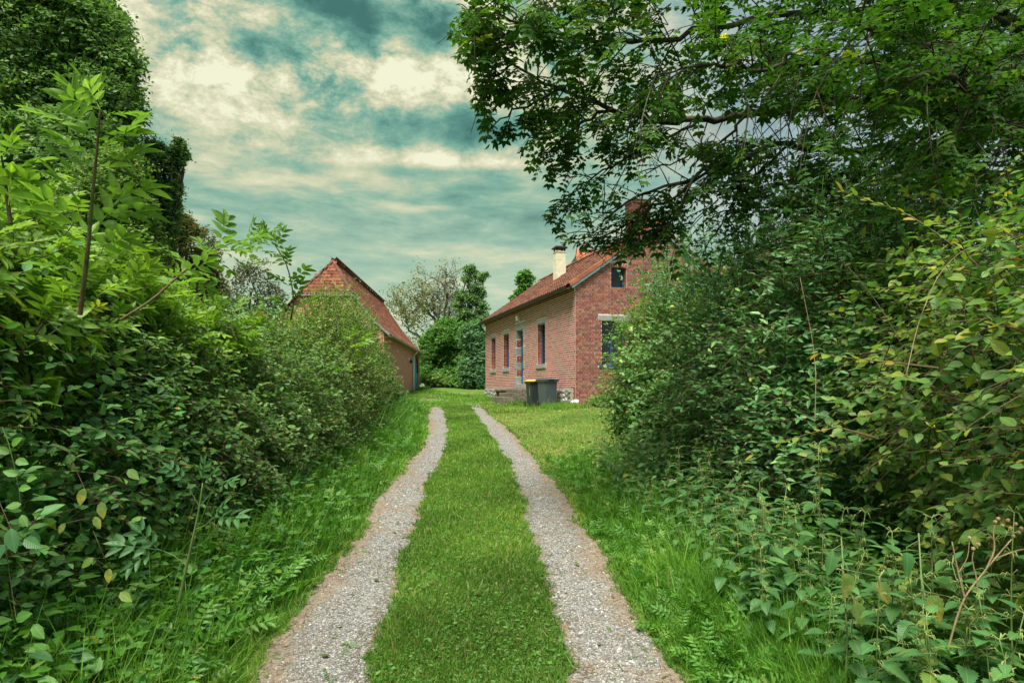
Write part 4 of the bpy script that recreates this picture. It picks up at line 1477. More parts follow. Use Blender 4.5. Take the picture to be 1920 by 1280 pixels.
def put_foliage(root, loc, tpl, pos, ax, nz, size, col, mat, nparts=0, tpln=None, minpx=10, name='foliage'):
    loc = np.asarray(loc, dtype=float)
    rest = np.arange(len(pos))
    if nparts:
        v = pos - CAM
        dd = np.maximum(v[:, 1], .3)
        px = v[:, 0] / dd * FPX + 960; py = 728 - v[:, 2] / dd * FPX
        spx = size * FPX / dd
        ok = (px > 0) & (px < 1920) & (py > 0) & (py < 1280) & (spx > minpx)
        # leaves hidden deep in the plant are not the ones the picture shows: prefer those in front, cell by cell
        cell = (px // 14).astype(int) * 1000 + (py // 14).astype(int)
        cand = np.where(ok)[0]
        cand = cand[np.argsort(dd[cand])]
        _, first = np.unique(cell[cand], return_index=True)
        cand = cand[first]
        cand = cand[np.argsort(-spx[cand])][:nparts]
        if len(cand):
            leaf_objects(root, loc, tpln or tpl, 0, pos[cand], ax[cand], nz[cand], size[cand], col[cand], mat)
            m = np.ones(len(pos), bool); m[cand] = False; rest = np.where(m)[0]
    me = tpl.instances(name, pos[rest] - loc, ax[rest], nz[rest], size[rest], mat, col[rest])
    o = link(name, me, root); o['kind'] = 'stuff'
    return o


def in_ell(p, e, f=1.0):
    return (((p[:, 0] - e[0]) / (e[3] * f)) ** 2 + ((p[:, 1] - e[1]) / (e[4] * f)) ** 2 + ((p[:, 2] - e[2]) / (e[5] * f)) ** 2) < 1


def surface_points(E, n, back=.25, zmin=.05):
    """points on the union of ellipsoids with outward directions, mostly on the sides one can see"""
    E = np.array(E, dtype=float)
    area = (E[:, 3] * E[:, 4] + E[:, 4] * E[:, 5] + E[:, 3] * E[:, 5])
    out_p, out_n, out_c = [], [], []
    have = 0
    while have < n:
        m = n * 2
        k = RNG.choice(len(E), m, p=area / area.sum())
        u = norm(RNG.normal(0, 1, (m, 3)))
        e = E[k]
        lump = 1 + .13 * np.sin(u[:, 0] * 5 + k) + .11 * np.sin(u[:, 2] * 9 + u[:, 1] * 7 + k * 2) + RNG.normal(0, .08, m)
        p = e[:, :3] + u * e[:, 3:] * lump[:, None]
        nn = norm(u / e[:, 3:])
        ok = p[:, 2] > gz(p[:, 0], p[:, 1]) + zmin
        for q in range(len(E)):
            ok &= ~((k != q) & in_ell(p, E[q], .86))
        face = np.sum(nn * norm(CAM - p), 1)
        ok &= (face > -.35) | (RNG.random(m) < back)
        out_p.append(p[ok]); out_n.append(nn[ok]); out_c.append(e[ok, :3])
        have += ok.sum()
    return np.concatenate(out_p)[:n], np.concatenate(out_n)[:n], np.concatenate(out_c)[:n]


def shrub(name, label, cat, E, n_shoots, slen, m, lsize, pal, tpl, mat, group=None, nparts=0, tpln=None, up=.45, droop=.25, inner=.3,
          depth=.75, twig=M_TWIG, tr=.004, stems=5, back=.25, rand=.35, fwd=.5, pairs=False, szvar=.25, part='foliage', base=None, wander=.12, leafup=.75, stem_r=.025, top_pal=None):
    E = np.array(E, dtype=float)
    cx, cy = E[:, 0].mean(), E[:, 1].mean()
    if base is not None: cx, cy = base
    loc = np.array([cx, cy, float(gz(cx, cy))])
    root = thing(name, label, cat, tuple(loc), 0, group)
    p, n, c = surface_points(E, n_shoots, back)
    L = RNG.uniform(slen[0], slen[1], n_shoots)
    d = norm(n * 1.0 + Z3[None] * up * RNG.uniform(.3, 1.5, (n_shoots, 1)) + RNG.normal(0, .38, (n_shoots, 3)))
    p0 = p - d * (L * depth)[:, None]
    P = shoots(p0, d, L, RNG.uniform(.2, 1.3, n_shoots) * droop, 5, wander)
    pos, ax, nz, t = leaves_on(P, m, .12, .85, fwd, leafup, n, rand, pairs)
    size = lsize * np.clip(RNG.normal(1, szvar, len(pos)), .45, 1.7) * (1 - .35 * (t > .93))
    sc = np.repeat(RNG.lognormal(0, .12, n_shoots), m)
    col = pick_col(len(pos), pal) * sc[:, None]
    if top_pal is not None:
        # leaf colour blends into a second palette towards the top of the plant
        zt = (E[:, 2] + E[:, 5]).max()
        w = np.clip((pos[:, 2] - (zt - top_pal[1])) / top_pal[1] + RNG.normal(0, .18, len(pos)), 0, 1)[:, None]
        col = col * (1 - w) + pick_col(len(pos), top_pal[0]) * w
    # sparse leaves deeper in
    ni = int(len(pos) * inner)
    if ni:
        k = RNG.choice(len(E), ni)
        u = norm(RNG.normal(0, 1, (ni, 3))); r = RNG.uniform(.35, .88, ni) ** .6
        q = E[k, :3] + u * E[k, 3:] * r[:, None]
        q = q[q[:, 2] > gz(q[:, 0], q[:, 1]) + .05]
        ni = len(q)
        pos = np.concatenate([pos, q]); ax = np.concatenate([ax, RNG.normal(0, 1, (ni, 3))])
        nz = np.concatenate([nz, norm(RNG.normal(0, .6, (ni, 3)) + Z3 * .5)])
        size = np.concatenate([size, lsize * RNG.uniform(.9, 1.6, ni)]); col = np.concatenate([col, pick_col(ni, pal)])
    put_foliage(root, loc, tpl, pos, ax, nz, size, col, mat, nparts, tpln, name=part)
    me = twig_mesh('twigs', P - loc, np.full(n_shoots, tr), np.full(n_shoots, tr * .4), twig)
    link('twigs', me, root)['kind'] = 'stuff'
    if stems:
        lines = []
        for i in range(stems):
            e = E[i % len(E)]
            bx = e[0] + random.uniform(-.45, .45) * e[3]; by = e[1] + random.uniform(-.45, .45) * e[4]
            b = np.array([bx, by, float(gz(bx, by)) - .05])
            tp = e[:3] + np.array([random.uniform(-.5, .5) * e[3], random.uniform(-.5, .5) * e[4], random.uniform(.2, .75) * e[5]])
            ts = np.linspace(0, 1, 7)[:, None]
            pts = b + (tp - b) * ts + np.array([random.uniform(-.2, .2), random.uniform(-.2, .2), 0]) * np.sin(ts * 3.1) + RNG.normal(0, .02, (7, 3)) * ts
            lines.append((pts - loc, np.linspace(stem_r, stem_r * .3, 7) * random.uniform(.7, 1.3)))
        link('stems', tube_mesh('stems', lines, M_BARK), root)
    return root


def limb_line(a, b, r0, r1, bend=.12, k=7):
    a = np.asarray(a, float); b = np.asarray(b, float)
    L = np.linalg.norm(b - a)
    t = np.linspace(0, 1, k)[:, None]
    off = RNG.normal(0, bend * L, 3) * .5
    P = a + (b - a) * t + off * np.sin(t * math.pi) + RNG.normal(0, .018 * L, (k, 3)) * np.sin(t * math.pi)
    return P, np.linspace(r0, r1, k)


def tree(name, label, cat, base, E, n_shoots, slen, m, lsize, pal, tpl, mat=None, trunk_r=.2, trunk_to=None, limbs=None, group=None, bark=M_BARK, up=.2, droop=.25,
         inner=.3, back=.12, rand=.45, tr=.008, lean=(0, 0), nparts=0):
    E = np.array(E, dtype=float)
    mat = mat or M_LEAF_FAR
    loc = np.array([base[0], base[1], float(gz(base[0], base[1]))])
    root = thing(name, label, cat, tuple(loc), 0, group)
    lines = []
    top = np.array([E[:, 0].mean() + lean[0], E[:, 1].mean() + lean[1], trunk_to if trunk_to else E[:, 2].mean()])
    P, R = limb_line(loc - Z3 * .3, top, trunk_r, trunk_r * .45, .04, 10)
    lines.append((P - loc, R))
    for e in E:
        a = P[random.randint(4, 8)]
        q, r = limb_line(a, e[:3] + RNG.normal(0, .15, 3) * e[3:], trunk_r * .5, trunk_r * .12, .12)
        lines.append((q - loc, r))
        for _ in range(5):
            u = norm(RNG.normal(0, 1, 3) + Z3 * .4)
            q2, r2 = limb_line(q[random.randint(3, 6)], e[:3] + u * e[3:] * .9, trunk_r * .16, trunk_r * .03, .1)
            lines.append((q2 - loc, r2))
    link('trunk', tube_mesh('trunk', lines, bark, 6), root)
    p, n, c = surface_points(E, n_shoots, back)
    L = RNG.uniform(slen[0], slen[1], n_shoots)
    d = norm(n + Z3[None] * up + RNG.normal(0, .5, (n_shoots, 3)))
    P = shoots(p - d * (L * .8)[:, None], d, L, RNG.uniform(.3, 1.4, n_shoots) * droop, 4)
    pos, ax, nz, t = leaves_on(P, m, .1, .9, .5, .7, n, rand)
    size = lsize * np.clip(RNG.normal(1, .25, len(pos)), .5, 1.7)
    col = pick_col(len(pos), pal) * np.repeat(RNG.lognormal(0, .16, n_shoots), m)[:, None]
    ni = int(len(pos) * inner)
    k = RNG.choice(len(E), ni); u = norm(RNG.normal(0, 1, (ni, 3)))
    q = E[k, :3] + u * E[k, 3:] * (RNG.uniform(.3, .85, ni) ** .6)[:, None]
    pos = np.concatenate([pos, q]); ax = np.concatenate([ax, RNG.normal(0, 1, (ni, 3))]); nz = np.concatenate([nz, norm(RNG.normal(0, 1, (ni, 3)))])
    size = np.concatenate([size, lsize * RNG.uniform(.9, 1.6, ni)]); col = np.concatenate([col, pick_col(ni, pal)])
    cr = put_foliage(root, loc, tpl, pos, ax, nz, size, col, mat, nparts, name='crown')
    return root


M_LEAF_DULL = mat_leaf('walnut_leaf', .42, .6, .18)


def lobes(E0, n, rel=(.28, .5), shell=.8, squash=.85):
    """break a big crown into lumps: secondary ellipsoids around its surface"""
    out = [tuple(E0[:3]) + tuple(np.array(E0[3:]) * .72)]
    for _ in range(n):
        u = norm(RNG.normal(0, 1, 3)); u[2] = u[2] if u[2] > -.5 else -u[2]
        r = random.uniform(*rel) * min(E0[3:])
        c = np.array(E0[:3]) + u * np.array(E0[3:]) * shell * random.uniform(.8, 1.05)
        out.append((c[0], c[1], c[2], r, r, r * squash))
    return out


def EW(px, py, d, rpx, rpy, rd=None):
    """ellipsoid whose centre stands d metres off, radii given in photograph pixels at that distance"""
    c = W(px, py, d); s = d / FPX
    return (c[0], c[1], c[2], rpx * s, (rd if rd else rpx * s), rpy * s)


G_DARK = [(4, (.030, .075, .018)), (3, (.042, .098, .022)), (1, (.065, .12, .030))]
G_MID = [(3, (.050, .115, .022)), (3, (.068, .145, .028)), (1, (.10, .17, .04)), (.15, (.24, .22, .05))]
G_BRIGHT = [(3, (.085, .145, .020)), (3, (.112, .175, .026)), (1, (.14, .20, .04)), (.1, (.24, .22, .04))]
G_OLIVE = [(3, (.085, .130, .030)), (2, (.065, .12, .026)), (1, (.13, .16, .045)), (.2, (.20, .16, .06))]
G_BLUE = [(3, (.042, .112, .052)), (3, (.055, .135, .062)), (1, (.085, .17, .08)), (.15, (.18, .19, .06))]
G_YELLOW = [(2, (.13, .19, .030)), (3, (.19, .225, .038)), (2, (.085, .15, .03)), (1.2, (.30, .28, .045)), (.5, (.36, .25, .05))]
G_PRIVET = [(4, (.050, .125, .044)), (3, (.070, .152, .050)), (1, (.105, .19, .058)), (.08, (.25, .23, .05))]

# ---- background trees
def background():
    # two tall trees at the left
    e = [EW(40, 110, 19, 190, 210, 2.6)]
    E = lobes(e[0], 22, (.22, .40), .84)
    E += [EW(90, 80, 19.4, 110, 90), EW(30, 180, 19, 110, 80), EW(100, 200, 19, 90, 70), EW(0, 40, 19.2, 90, 70), EW(150, 60, 18.6, 75, 80), EW(190, 190, 18.4, 62, 60), EW(215, 120, 18.6, 45, 45), EW(120, 300, 18, 110, 90), EW(-60, 250, 18, 150, 120), EW(215, 268, 18.2, 40, 34)]
    tree('tall_tree', 'tall dark dense maple rising above the left hedge', 'tree', (-14.5, 19.5), E, 8200, (.35, 1.1), 9, .125, [(3, (.075, .125, .040)), (3, (.060, .105, .034)), (2, (.095, .150, .048)), (.05, (.2, .2, .05))], T_PLAIN, trunk_r=.34, trunk_to=9.0, inner=.6)
    E = [EW(292, 318, 21, 30, 34), EW(328, 283, 21, 15, 12), EW(312, 300, 21, 22, 16), EW(270, 360, 21.4, 36, 42), EW(250, 290, 21, 40, 50), EW(290, 430, 21, 36, 36), EW(318, 410, 21, 20, 26), EW(255, 420, 21, 44, 50), EW(292, 275, 21, 18, 10), EW(322, 322, 21, 14, 10), EW(305, 360, 21, 20, 16), EW(340, 275, 21, 8, 7), EW(280, 400, 21, 22, 22), EW(346, 290, 21, 8, 10), EW(336, 305, 21, 10, 8), EW(330, 340, 21, 9, 9), EW(300, 385, 21, 12, 10), EW(335, 265, 21, 9, 6), EW(318, 375, 21, 20, 20), EW(328, 352, 21, 15, 16), EW(322, 395, 21, 14, 16)]
    tree('dark_tree', 'dark green leaning tree lobe between the tall maple and open sky', 'tree', (-12.3, 21.6), E, 1500, (.2, .9), 9, .095, [(3, (.052, .095, .034)), (2, (.066, .112, .038))], T_PLAIN, trunk_r=.16, inner=.4)
    E = [EW(205, 345, 15, 70, 62), EW(160, 410, 15, 90, 70), EW(255, 400, 15, 38, 44), EW(100, 470, 15, 100, 80), EW(235, 480, 15, 60, 70)]
    tree('olive_tree', 'lighter olive green bushy tree in front of the dark maple', 'tree', (-10.5, 15.6), E, 2100, (.3, .6), 9, .085, G_OLIVE + [(3, (.07, .12, .025))], T_PLAIN, trunk_r=.14, inner=.5)
    E = [EW(325, 418, 24, 38, 26), EW(352, 436, 24, 28, 22), EW(300, 450, 24, 60, 62), EW(345, 470, 24, 52, 58), EW(290, 410, 24, 34, 28), EW(378, 500, 24, 30, 40), EW(320, 520, 24, 80, 60), EW(395, 545, 24, 34, 40)]
    tree('hawthorn_tree', 'round hawthorn tinged brown with red berries above the left hedge', 'tree', (-12.8, 24.6), E, 2100, (.3, .6), 9, .095, [(3, (.085, .092, .028)), (2, (.06, .085, .025)), (1, (.11, .085, .03)), (.35, (.20, .05, .03))], T_PLAIN, trunk_r=.12, inner=.45, back=.1)
    # sparse twigs with red berries at its right shoulder
    E = [EW(476, 545, 18, 44, 52), EW(462, 512, 18, 24, 26), EW(505, 560, 18, 32, 30), EW(440, 570, 18, 30, 34)]
    tree('purple_leaved_tree', 'small purplish leaved tree standing up behind the elder shoots', 'tree', (-7.3, 18.4), E, 430, (.25, .6), 8, .07, [(3, (.050, .058, .040)), (2, (.06, .05, .045)), (1, (.08, .09, .04))], T_PLAIN, trunk_r=.07, inner=.2)
    # centre: tall leafy tree, bush, willow
    E = [EW(882, 505, 58, 12, 9), EW(895, 518, 58, 14, 9), EW(875, 522, 58, 10, 8), EW(909, 516, 58, 8, 6), EW(890, 538, 58, 13, 9), EW(866, 552, 58, 13, 9), EW(903, 548, 58, 9, 8), EW(886, 560, 58, 15, 10), EW(858, 572, 58, 11, 7), EW(902, 573, 58, 12, 11),
         EW(874, 585, 58, 16, 10), EW(905, 595, 58, 12, 12), EW(886, 604, 58, 16, 12), EW(862, 600, 58, 12, 9)]
    tree('poplar_tree', 'tall narrow leafy tree with lumpy crown behind the big bush', 'tree', (-3.6, 58.3), E, 1000, (.3, .8), 8, .175, [(3, (.085, .140, .045)), (2, (.055, .105, .033)), (1, (.10, .16, .06))], T_PLAIN, trunk_r=.28, inner=.15, rand=.6)
    E = lobes(EW(848, 652, 53, 54, 50, 2.4), 16, (.22, .42), .9) + lobes(EW(820, 660, 54, 32, 50, 2.0), 9, (.25, .5), .9) + lobes(EW(880, 660, 52, 34, 50, 1.8), 8, (.25, .5), .9)
    E += [EW(806, 640, 54, 16, 18), EW(838, 606, 53, 18, 12), EW(866, 612, 52, 15, 10), EW(812, 700, 53, 26, 22), EW(850, 704, 52, 40, 20), EW(880, 700, 51, 30, 20)]
    tree('round_bush', 'large dark green bush closing the far end of the lawn', 'bush', (-4.9, 53.5), E, 3400, (.4, 1.3), 9, .165, G_MID + [(3, (.045, .10, .024))], T_PLAIN, trunk_r=.16, inner=.4, rand=.6)
    E = [EW(888, 630, 47, 22, 28), EW(900, 665, 47, 20, 40), EW(880, 690, 47, 20, 30), EW(905, 700, 46.5, 14, 26)]
    tree('willow_bush', 'pale grey green feathery bush touching the far corner of the house', 'bush', (-2.7, 47.2), E, 1200, (.4, .9), 10, .17, [(3, (.085, .15, .085)), (2, (.065, .125, .06))], T_LANCE, trunk_r=.10, inner=.5)
    E = [EW(818, 712, 49.5, 22, 12), EW(838, 716, 49, 18, 8)]
    shrub('weedy_bush', 'low yellowish green scrub at the foot of the big dark bush', 'bush', E, 420, (.3, .7), 8, .15, G_OLIVE, T_PLAIN, M_LEAF_FAR, inner=.4, stems=3)
    E = [EW(862, 716, 48.5, 20, 9), EW(888, 717, 47.5, 18, 8)]
    shrub('low_scrub', 'low dark green scrub right of the yellowish scrub on the far lawn', 'bush', E, 330, (.3, .7), 8, .15, G_MID, T_PLAIN, M_LEAF_FAR, inner=.4, stems=3)
    E = [EW(984, 514, 54, 11, 7), EW(977, 524, 54, 9, 8), EW(993, 522, 54, 9, 8), EW(984, 536, 54, 11, 8), EW(975, 548, 54, 9, 7), EW(966, 558, 54, 9, 5), EW(990, 550, 54, 12, 8)]
    tree('ash_tree', 'leafy tree top showing above the far end of the house roof', 'tree', (1.1, 54.5), E, 330, (.3, .8), 7, .22, G_MID, T_PLAIN, trunk_r=.12, inner=.1, rand=.6)
    # further wood that closes the gaps left of the barn and behind the hedges
    E = [EW(770, 690, 66, 40, 30), EW(700, 690, 66, 60, 34), EW(600, 690, 66, 80, 40), EW(500, 690, 66, 80, 42), EW(380, 680, 66, 90, 50), EW(250, 680, 66, 90, 50), EW(90, 680, 66, 120, 60), EW(-100, 680, 66, 120, 60), EW(950, 690, 70, 60, 30), EW(1100, 690, 70, 100, 40),
         EW(1300, 690, 70, 120, 44), EW(1500, 690, 70, 120, 44), EW(1700, 690, 70, 120, 50), EW(1900, 690, 70, 140, 50), EW(2150, 690, 70, 160, 60)]
    shrub('distant_wood', 'far line of trees along the field beyond the buildings', 'wood', E, 2600, (1.0, 2.0), 8, .50, G_DARK + [(2, (.06, .10, .04))], T_PLAIN, M_LEAF_FAR, inner=.5, stems=0, back=.0, tr=.02)['kind'] = 'stuff'

    # half bare tree: limbs followed by hand
    d = 62.0
    loc = W(826, 722, d); loc[2] = float(gz(loc[0], loc[1]))
    root = thing('bare_tree', 'half bare old tree with crooked limbs and few brown leaves', 'tree', tuple(loc))
    def LN(pts, r0, r1):
        k = len(pts)
        Pn = np.array([W(p[0], p[1], d + random.uniform(-.8, .8)) for p in pts]) - loc
        n = (k - 1) * 3 + 1; t = np.linspace(0, 1, k); tt = np.linspace(0, 1, n)
        Q = np.stack([np.interp(tt, t, Pn[:, q]) for q in range(3)], 1); Q[1:-1] = (Q[:-2] + Q[1:-1] * 2 + Q[2:]) / 4 + RNG.normal(0, .06, (n - 2, 3))
        return (Q, np.linspace(r0, r1, n) * .62)
    main = [LN([(826, 724), (826, 660), (826, 620)], .50, .40),
            LN([(826, 622), (822, 596), (814, 584), (811, 567), (812, 545)], .34, .16),
            LN([(824, 610), (808, 590), (797, 580), (786, 566), (779, 558), (770, 557)], .22, .07),
            LN([(828, 612), (832, 594), (836, 576), (838, 555), (834, 537), (822, 525), (806, 519)], .24, .06),
            LN([(836, 576), (838, 560), (843, 547), (852, 537), (848, 522), (846, 514)], .15, .04),
            LN([(830, 610), (844, 592), (845, 572), (850, 560), (856, 555)], .20, .05),
            LN([(820, 608), (822, 590), (826, 572), (834, 562)], .13, .04),
            LN([(818, 590), (806, 575), (795, 560), (790, 546), (796, 530), (806, 521)], .16, .04),
            LN([(811, 570), (818, 555), (830, 570)], .10, .03),
            LN([(838, 552), (832, 535), (836, 520), (842, 512)], .09, .03),
            LN([(822, 640), (790, 632), (766, 622), (763, 602), (757, 576), (748, 566), (740, 562)], .20, .05),
            LN([(763, 600), (775, 584), (790, 576)], .09, .03), LN([(760, 590), (748, 584), (738, 588)], .08, .03),
            LN([(764, 615), (780, 600), (796, 588)], .10, .03)]
    tw = []
    for (P, R) in main[1:]:
        for i in range(1, len(P)):
            for _ in range(2):
                f = random.random(); a = P[i - 1] * (1 - f) + P[i] * f
                u = norm(RNG.normal(0, 1, 3) * np.array([1, .6, .8]) + Z3 * .5)
                L = random.uniform(.6, 1.5)
                q, r = limb_line(a, a + u * L, .035, .012, .2, 5); tw.append((q, r))
                for _ in range(2):
                    u2 = norm(u + RNG.normal(0, .7, 3)); q2, r2 = limb_line(q[random.randint(2, 4)], q[-1] + u2 * random.uniform(.3, .7), .018, .008, .2, 4); tw.append((q2, r2))
    link('trunk', tube_mesh('trunk', main, M_BARK_PALE, 6), root)
    link('twigs', tube_mesh('twigs', tw, M_BARK_PALE, 3), root)
    tips = np.array([q[-1] for q, r in tw] + [q[2] for q, r in tw])
    wx = tips[:, 0] + loc[0]
    keep = RNG.random(len(tips)) < np.where(wx < (800 - 960) / FPX * d, .85, .22)
    tips = tips[keep]
    pos = np.repeat(tips, 5, 0) + RNG.normal(0, .24, (len(tips) * 5, 3))
    n = len(pos)
    put_foliage(root, (0, 0, 0), T_PLAIN, pos, RNG.normal(0, 1, (n, 3)), norm(RNG.normal(0, 1, (n, 3))), RNG.uniform(.14, .26, n), pick_col(n, [(3, (.15, .14, .06)), (2, (.10, .13, .05)), (1, (.20, .13, .06))]), M_LEAF_FAR, name='crown')


background()


# ---- left hedge
def left_hedge():
    gl = None
    shrub('hornbeam_bush', 'nearest bush at the left edge with broad ribbed dark leaves', 'bush',
          [(-3.05, 2.5, 1.0, .95, .9, 1.35), (-3.2, 3.7, 1.05, 1.05, 1.0, 1.45), (-3.3, 4.7, 1.0, 1.0, .8, 1.4), (-4.6, 3.6, 1.2, 1.2, 1.4, 1.4), (-2.70, 3.1, .70, .55, .8, .72), (-2.75, 4.4, .75, .55, .8, .75)], 1700, (.35, .8), 11, .062,
          [(4, (.060, .138, .046)), (3, (.080, .162, .052)), (1.5, (.11, .195, .055)), (.10, (.30, .28, .05))], T_PLAINN, M_LEAF, None, 300, T_OVATE, up=.15, droop=.35, rand=.28,
          top_pal=([(3, (.085, .155, .030)), (2, (.11, .18, .04)), (1, (.06, .13, .03))], 1.0))
    shrub('elder_bush', 'elder with bright yellow green feathered leaves above the left hedge', 'bush',
          [(-3.4, 4.4, 2.1, .75, .8, .6), (-3.45, 5.4, 2.0, .70, .8, .55), (-3.8, 3.8, 2.15, .8, .8, .62), (-3.15, 3.4, 1.95, .55, .6, .5), (-3.5, 6.4, 2.0, .6, .7, .48)], 480, (.4, .8), 7, .25, G_BRIGHT, T_ELDER, M_LEAF, None, 300, T_ELDERN, up=.8, droop=.15, inner=.12,
          fwd=.8, pairs=True, szvar=.2, tr=.006, leafup=.6, rand=.25)
    shrub('bramble_thicket', 'dark bramble thicket in the middle of the left hedge', 'bush',
          [(-3.1, 5.3, .95, .90, 1.0, 1.15), (-3.2, 6.6, 1.0, .95, 1.0, 1.3), (-3.25, 8.0, 1.0, .95, 1.0, 1.3), (-3.3, 9.3, 1.05, .95, .9, 1.4), (-2.80, 5.7, .75, .6, .9, .75), (-2.85, 7.1, .8, .6, .9, .78), (-2.95, 8.5, .85, .6, .9, .8)], 3700, (.3, .75), 11, .052,
          [(4, (.064, .128, .038)), (3, (.088, .150, .043)), (1, (.125, .185, .055)), (.12, (.24, .22, .05)), (.05, (.2, .07, .04))], T_PLAINN, M_LEAF, None, 300, T_OVATE, up=.25, droop=.5)
    shrub('hawthorn_bush', 'fine leaved olive green hawthorn beyond the brambles in the left hedge', 'bush',
          [(-3.45, 10.6, 1.3, 1.0, 1.0, 1.5), (-3.5, 12.0, 1.45, 1.05, 1.0, 1.65)], 2500, (.3, 1.3), 12, .048, [(3, (.105, .155, .036)), (2, (.085, .145, .034)), (1, (.14, .18, .05)), (.2, (.20, .16, .06))], T_PLAIN, M_LEAF, None, 0, up=.5, droop=.3)
    shrub('spindle_bush', 'tall feathery green bush before the barn gable in the left hedge', 'bush',
          [(-3.85, 13.6, 1.55, 1.1, 1.1, 1.78), (-4.15, 15.2, 1.7, 1.15, 1.1, 1.92)], 2200, (.3, 1.5), 12, .058, [(3, (.110, .180, .044)), (3, (.085, .15, .038)), (1, (.14, .21, .06))], T_LANCE, M_LEAF_FAR, None, 0, up=.6, droop=.25)
    shrub('blackthorn_bush', 'dense dark green bush ending the left hedge before the barn wall', 'bush',
          [(-4.25, 17.0, 1.7, 1.0, 1.1, 1.65), (-4.4, 18.6, 1.65, .95, 1.0, 1.45), (-4.0, 19.3, 1.25, .7, .8, .85)], 2200, (.3, 1.2), 11, .064, [(3, (.070, .138, .036)), (3, (.09, .16, .040)), (1, (.12, .185, .05))], T_PLAIN, M_LEAF_FAR, None, 0, up=.45, droop=.3)
    # a second row behind closes the hedge
    shrub('back_hedge_bush', 'shaded bushes standing behind the front row of the left hedge', 'bush',
          [(-4.9, 6.5, 1.3, 1.0, 1.6, 1.3), (-5.1, 9.5, 1.4, 1.0, 1.8, 1.4), (-5.4, 13, 1.5, 1.1, 2.0, 1.6), (-5.8, 17, 1.6, 1.2, 2.2, 1.6)], 1500, (.4, .9), 10, .07, G_MID, T_PLAIN, M_LEAF_FAR, None, 0, back=.0)


def elder_shoots():
    # long elder shoots standing out of the hedge, followed from the photograph
    def shoot(label, pts, ds, r, size, n, pal, t0=.15):
        P = np.array([W(p[0], p[1], dd) for p, dd in zip(pts, ds)])
        # smooth
        t = np.linspace(0, 1, len(P)); tt = np.linspace(0, 1, 14)
        Q = np.stack([np.interp(tt, t, P[:, k]) for k in range(3)], 1)
        Q[1:-1] = (Q[:-2] + Q[1:-1] * 2 + Q[2:]) / 4
        loc = Q[0].copy()
        root = thing('elder_shoot', label, 'shoot', tuple(loc), 0, 'long elder shoots above the left hedge')
        link('stem', tube_mesh('stem', [(Q - loc, np.linspace(r, r * .35, 14))], M_TWIG, 6), root)
        pos, ax, nz, ts = leaves_on(Q[None], n, t0, .8, .75, .55, None, .22, True)
        # turn every other pair by a quarter
        tan = norm(Q[-1] - Q[0]); alt = norm(np.cross(tan, np.array([0, 1.0, .2])))
        q = (np.arange(len(pos)) // 2) % 2 == 1
        sg = np.where(np.arange(len(pos)) % 2 == 0, 1.0, -1.0)[:, None]
        ax[q] = norm((alt[None] * sg * .8 + tan[None] * .7 + RNG.normal(0, .2, ax.shape))[q])
        sz = size * RNG.uniform(.75, 1.2, len(pos)) * np.where(ts > .9, .7, 1)
        # crown of young leaves at the tip
        k = 5
        pos = np.concatenate([pos, np.tile(Q[-1], (k, 1))]); ax = np.concatenate([ax, norm(tan[None] + RNG.normal(0, .55, (k, 3)))]); nz = np.concatenate([nz, norm(RNG.normal(0, .6, (k, 3)) + Z3)])
        sz = np.concatenate([sz, size * RNG.uniform(.5, .8, k)])
        leaf_objects(root, loc, T_ELDERN, 0, pos, ax, nz, sz, pick_col(len(pos), pal), M_LEAF)
    shoot('tall upright elder shoot with purple stem and big pale green leaves', [(150, 590), (165, 470), (172, 380), (182, 280), (188, 205)], [2.5, 2.45, 2.4, 2.35, 2.3], .009, .25, 20, [(3, (.080, .140, .026)), (2, (.105, .170, .034)), (1, (.135, .20, .05))])
    shoot('leaning elder shoot arching right against the sky', [(225, 600), (290, 560), (330, 520), (385, 480), (430, 455), (482, 445)], [3.6, 3.7, 3.8, 3.95, 4.1, 4.3], .009, .25, 24, [(3, (.075, .135, .026)), (2, (.10, .165, .03))], .3)
    shoot('slender elder shoot standing up before the barn roof', [(545, 600), (552, 560), (540, 500), (520, 465), (498, 438)], [7.5, 7.4, 7.3, 7.2, 7.1], .010, .30, 20, [(3, (.055, .11, .026)), (2, (.08, .14, .03))], .1)
    shoot('short elder shoot at the left picture edge', [(20, 420), (12, 360), (8, 320), (2, 290)], [2.5, 2.5, 2.45, 2.4], .008, .22, 12, G_BRIGHT)
    shoot('elder shoot with yellow green leaves low in front of the hedge', [(640, 720), (650, 680), (668, 650), (660, 630)], [9.2, 9.1, 9.0, 9.0], .008, .30, 10, G_BRIGHT)


left_hedge()
elder_shoots()


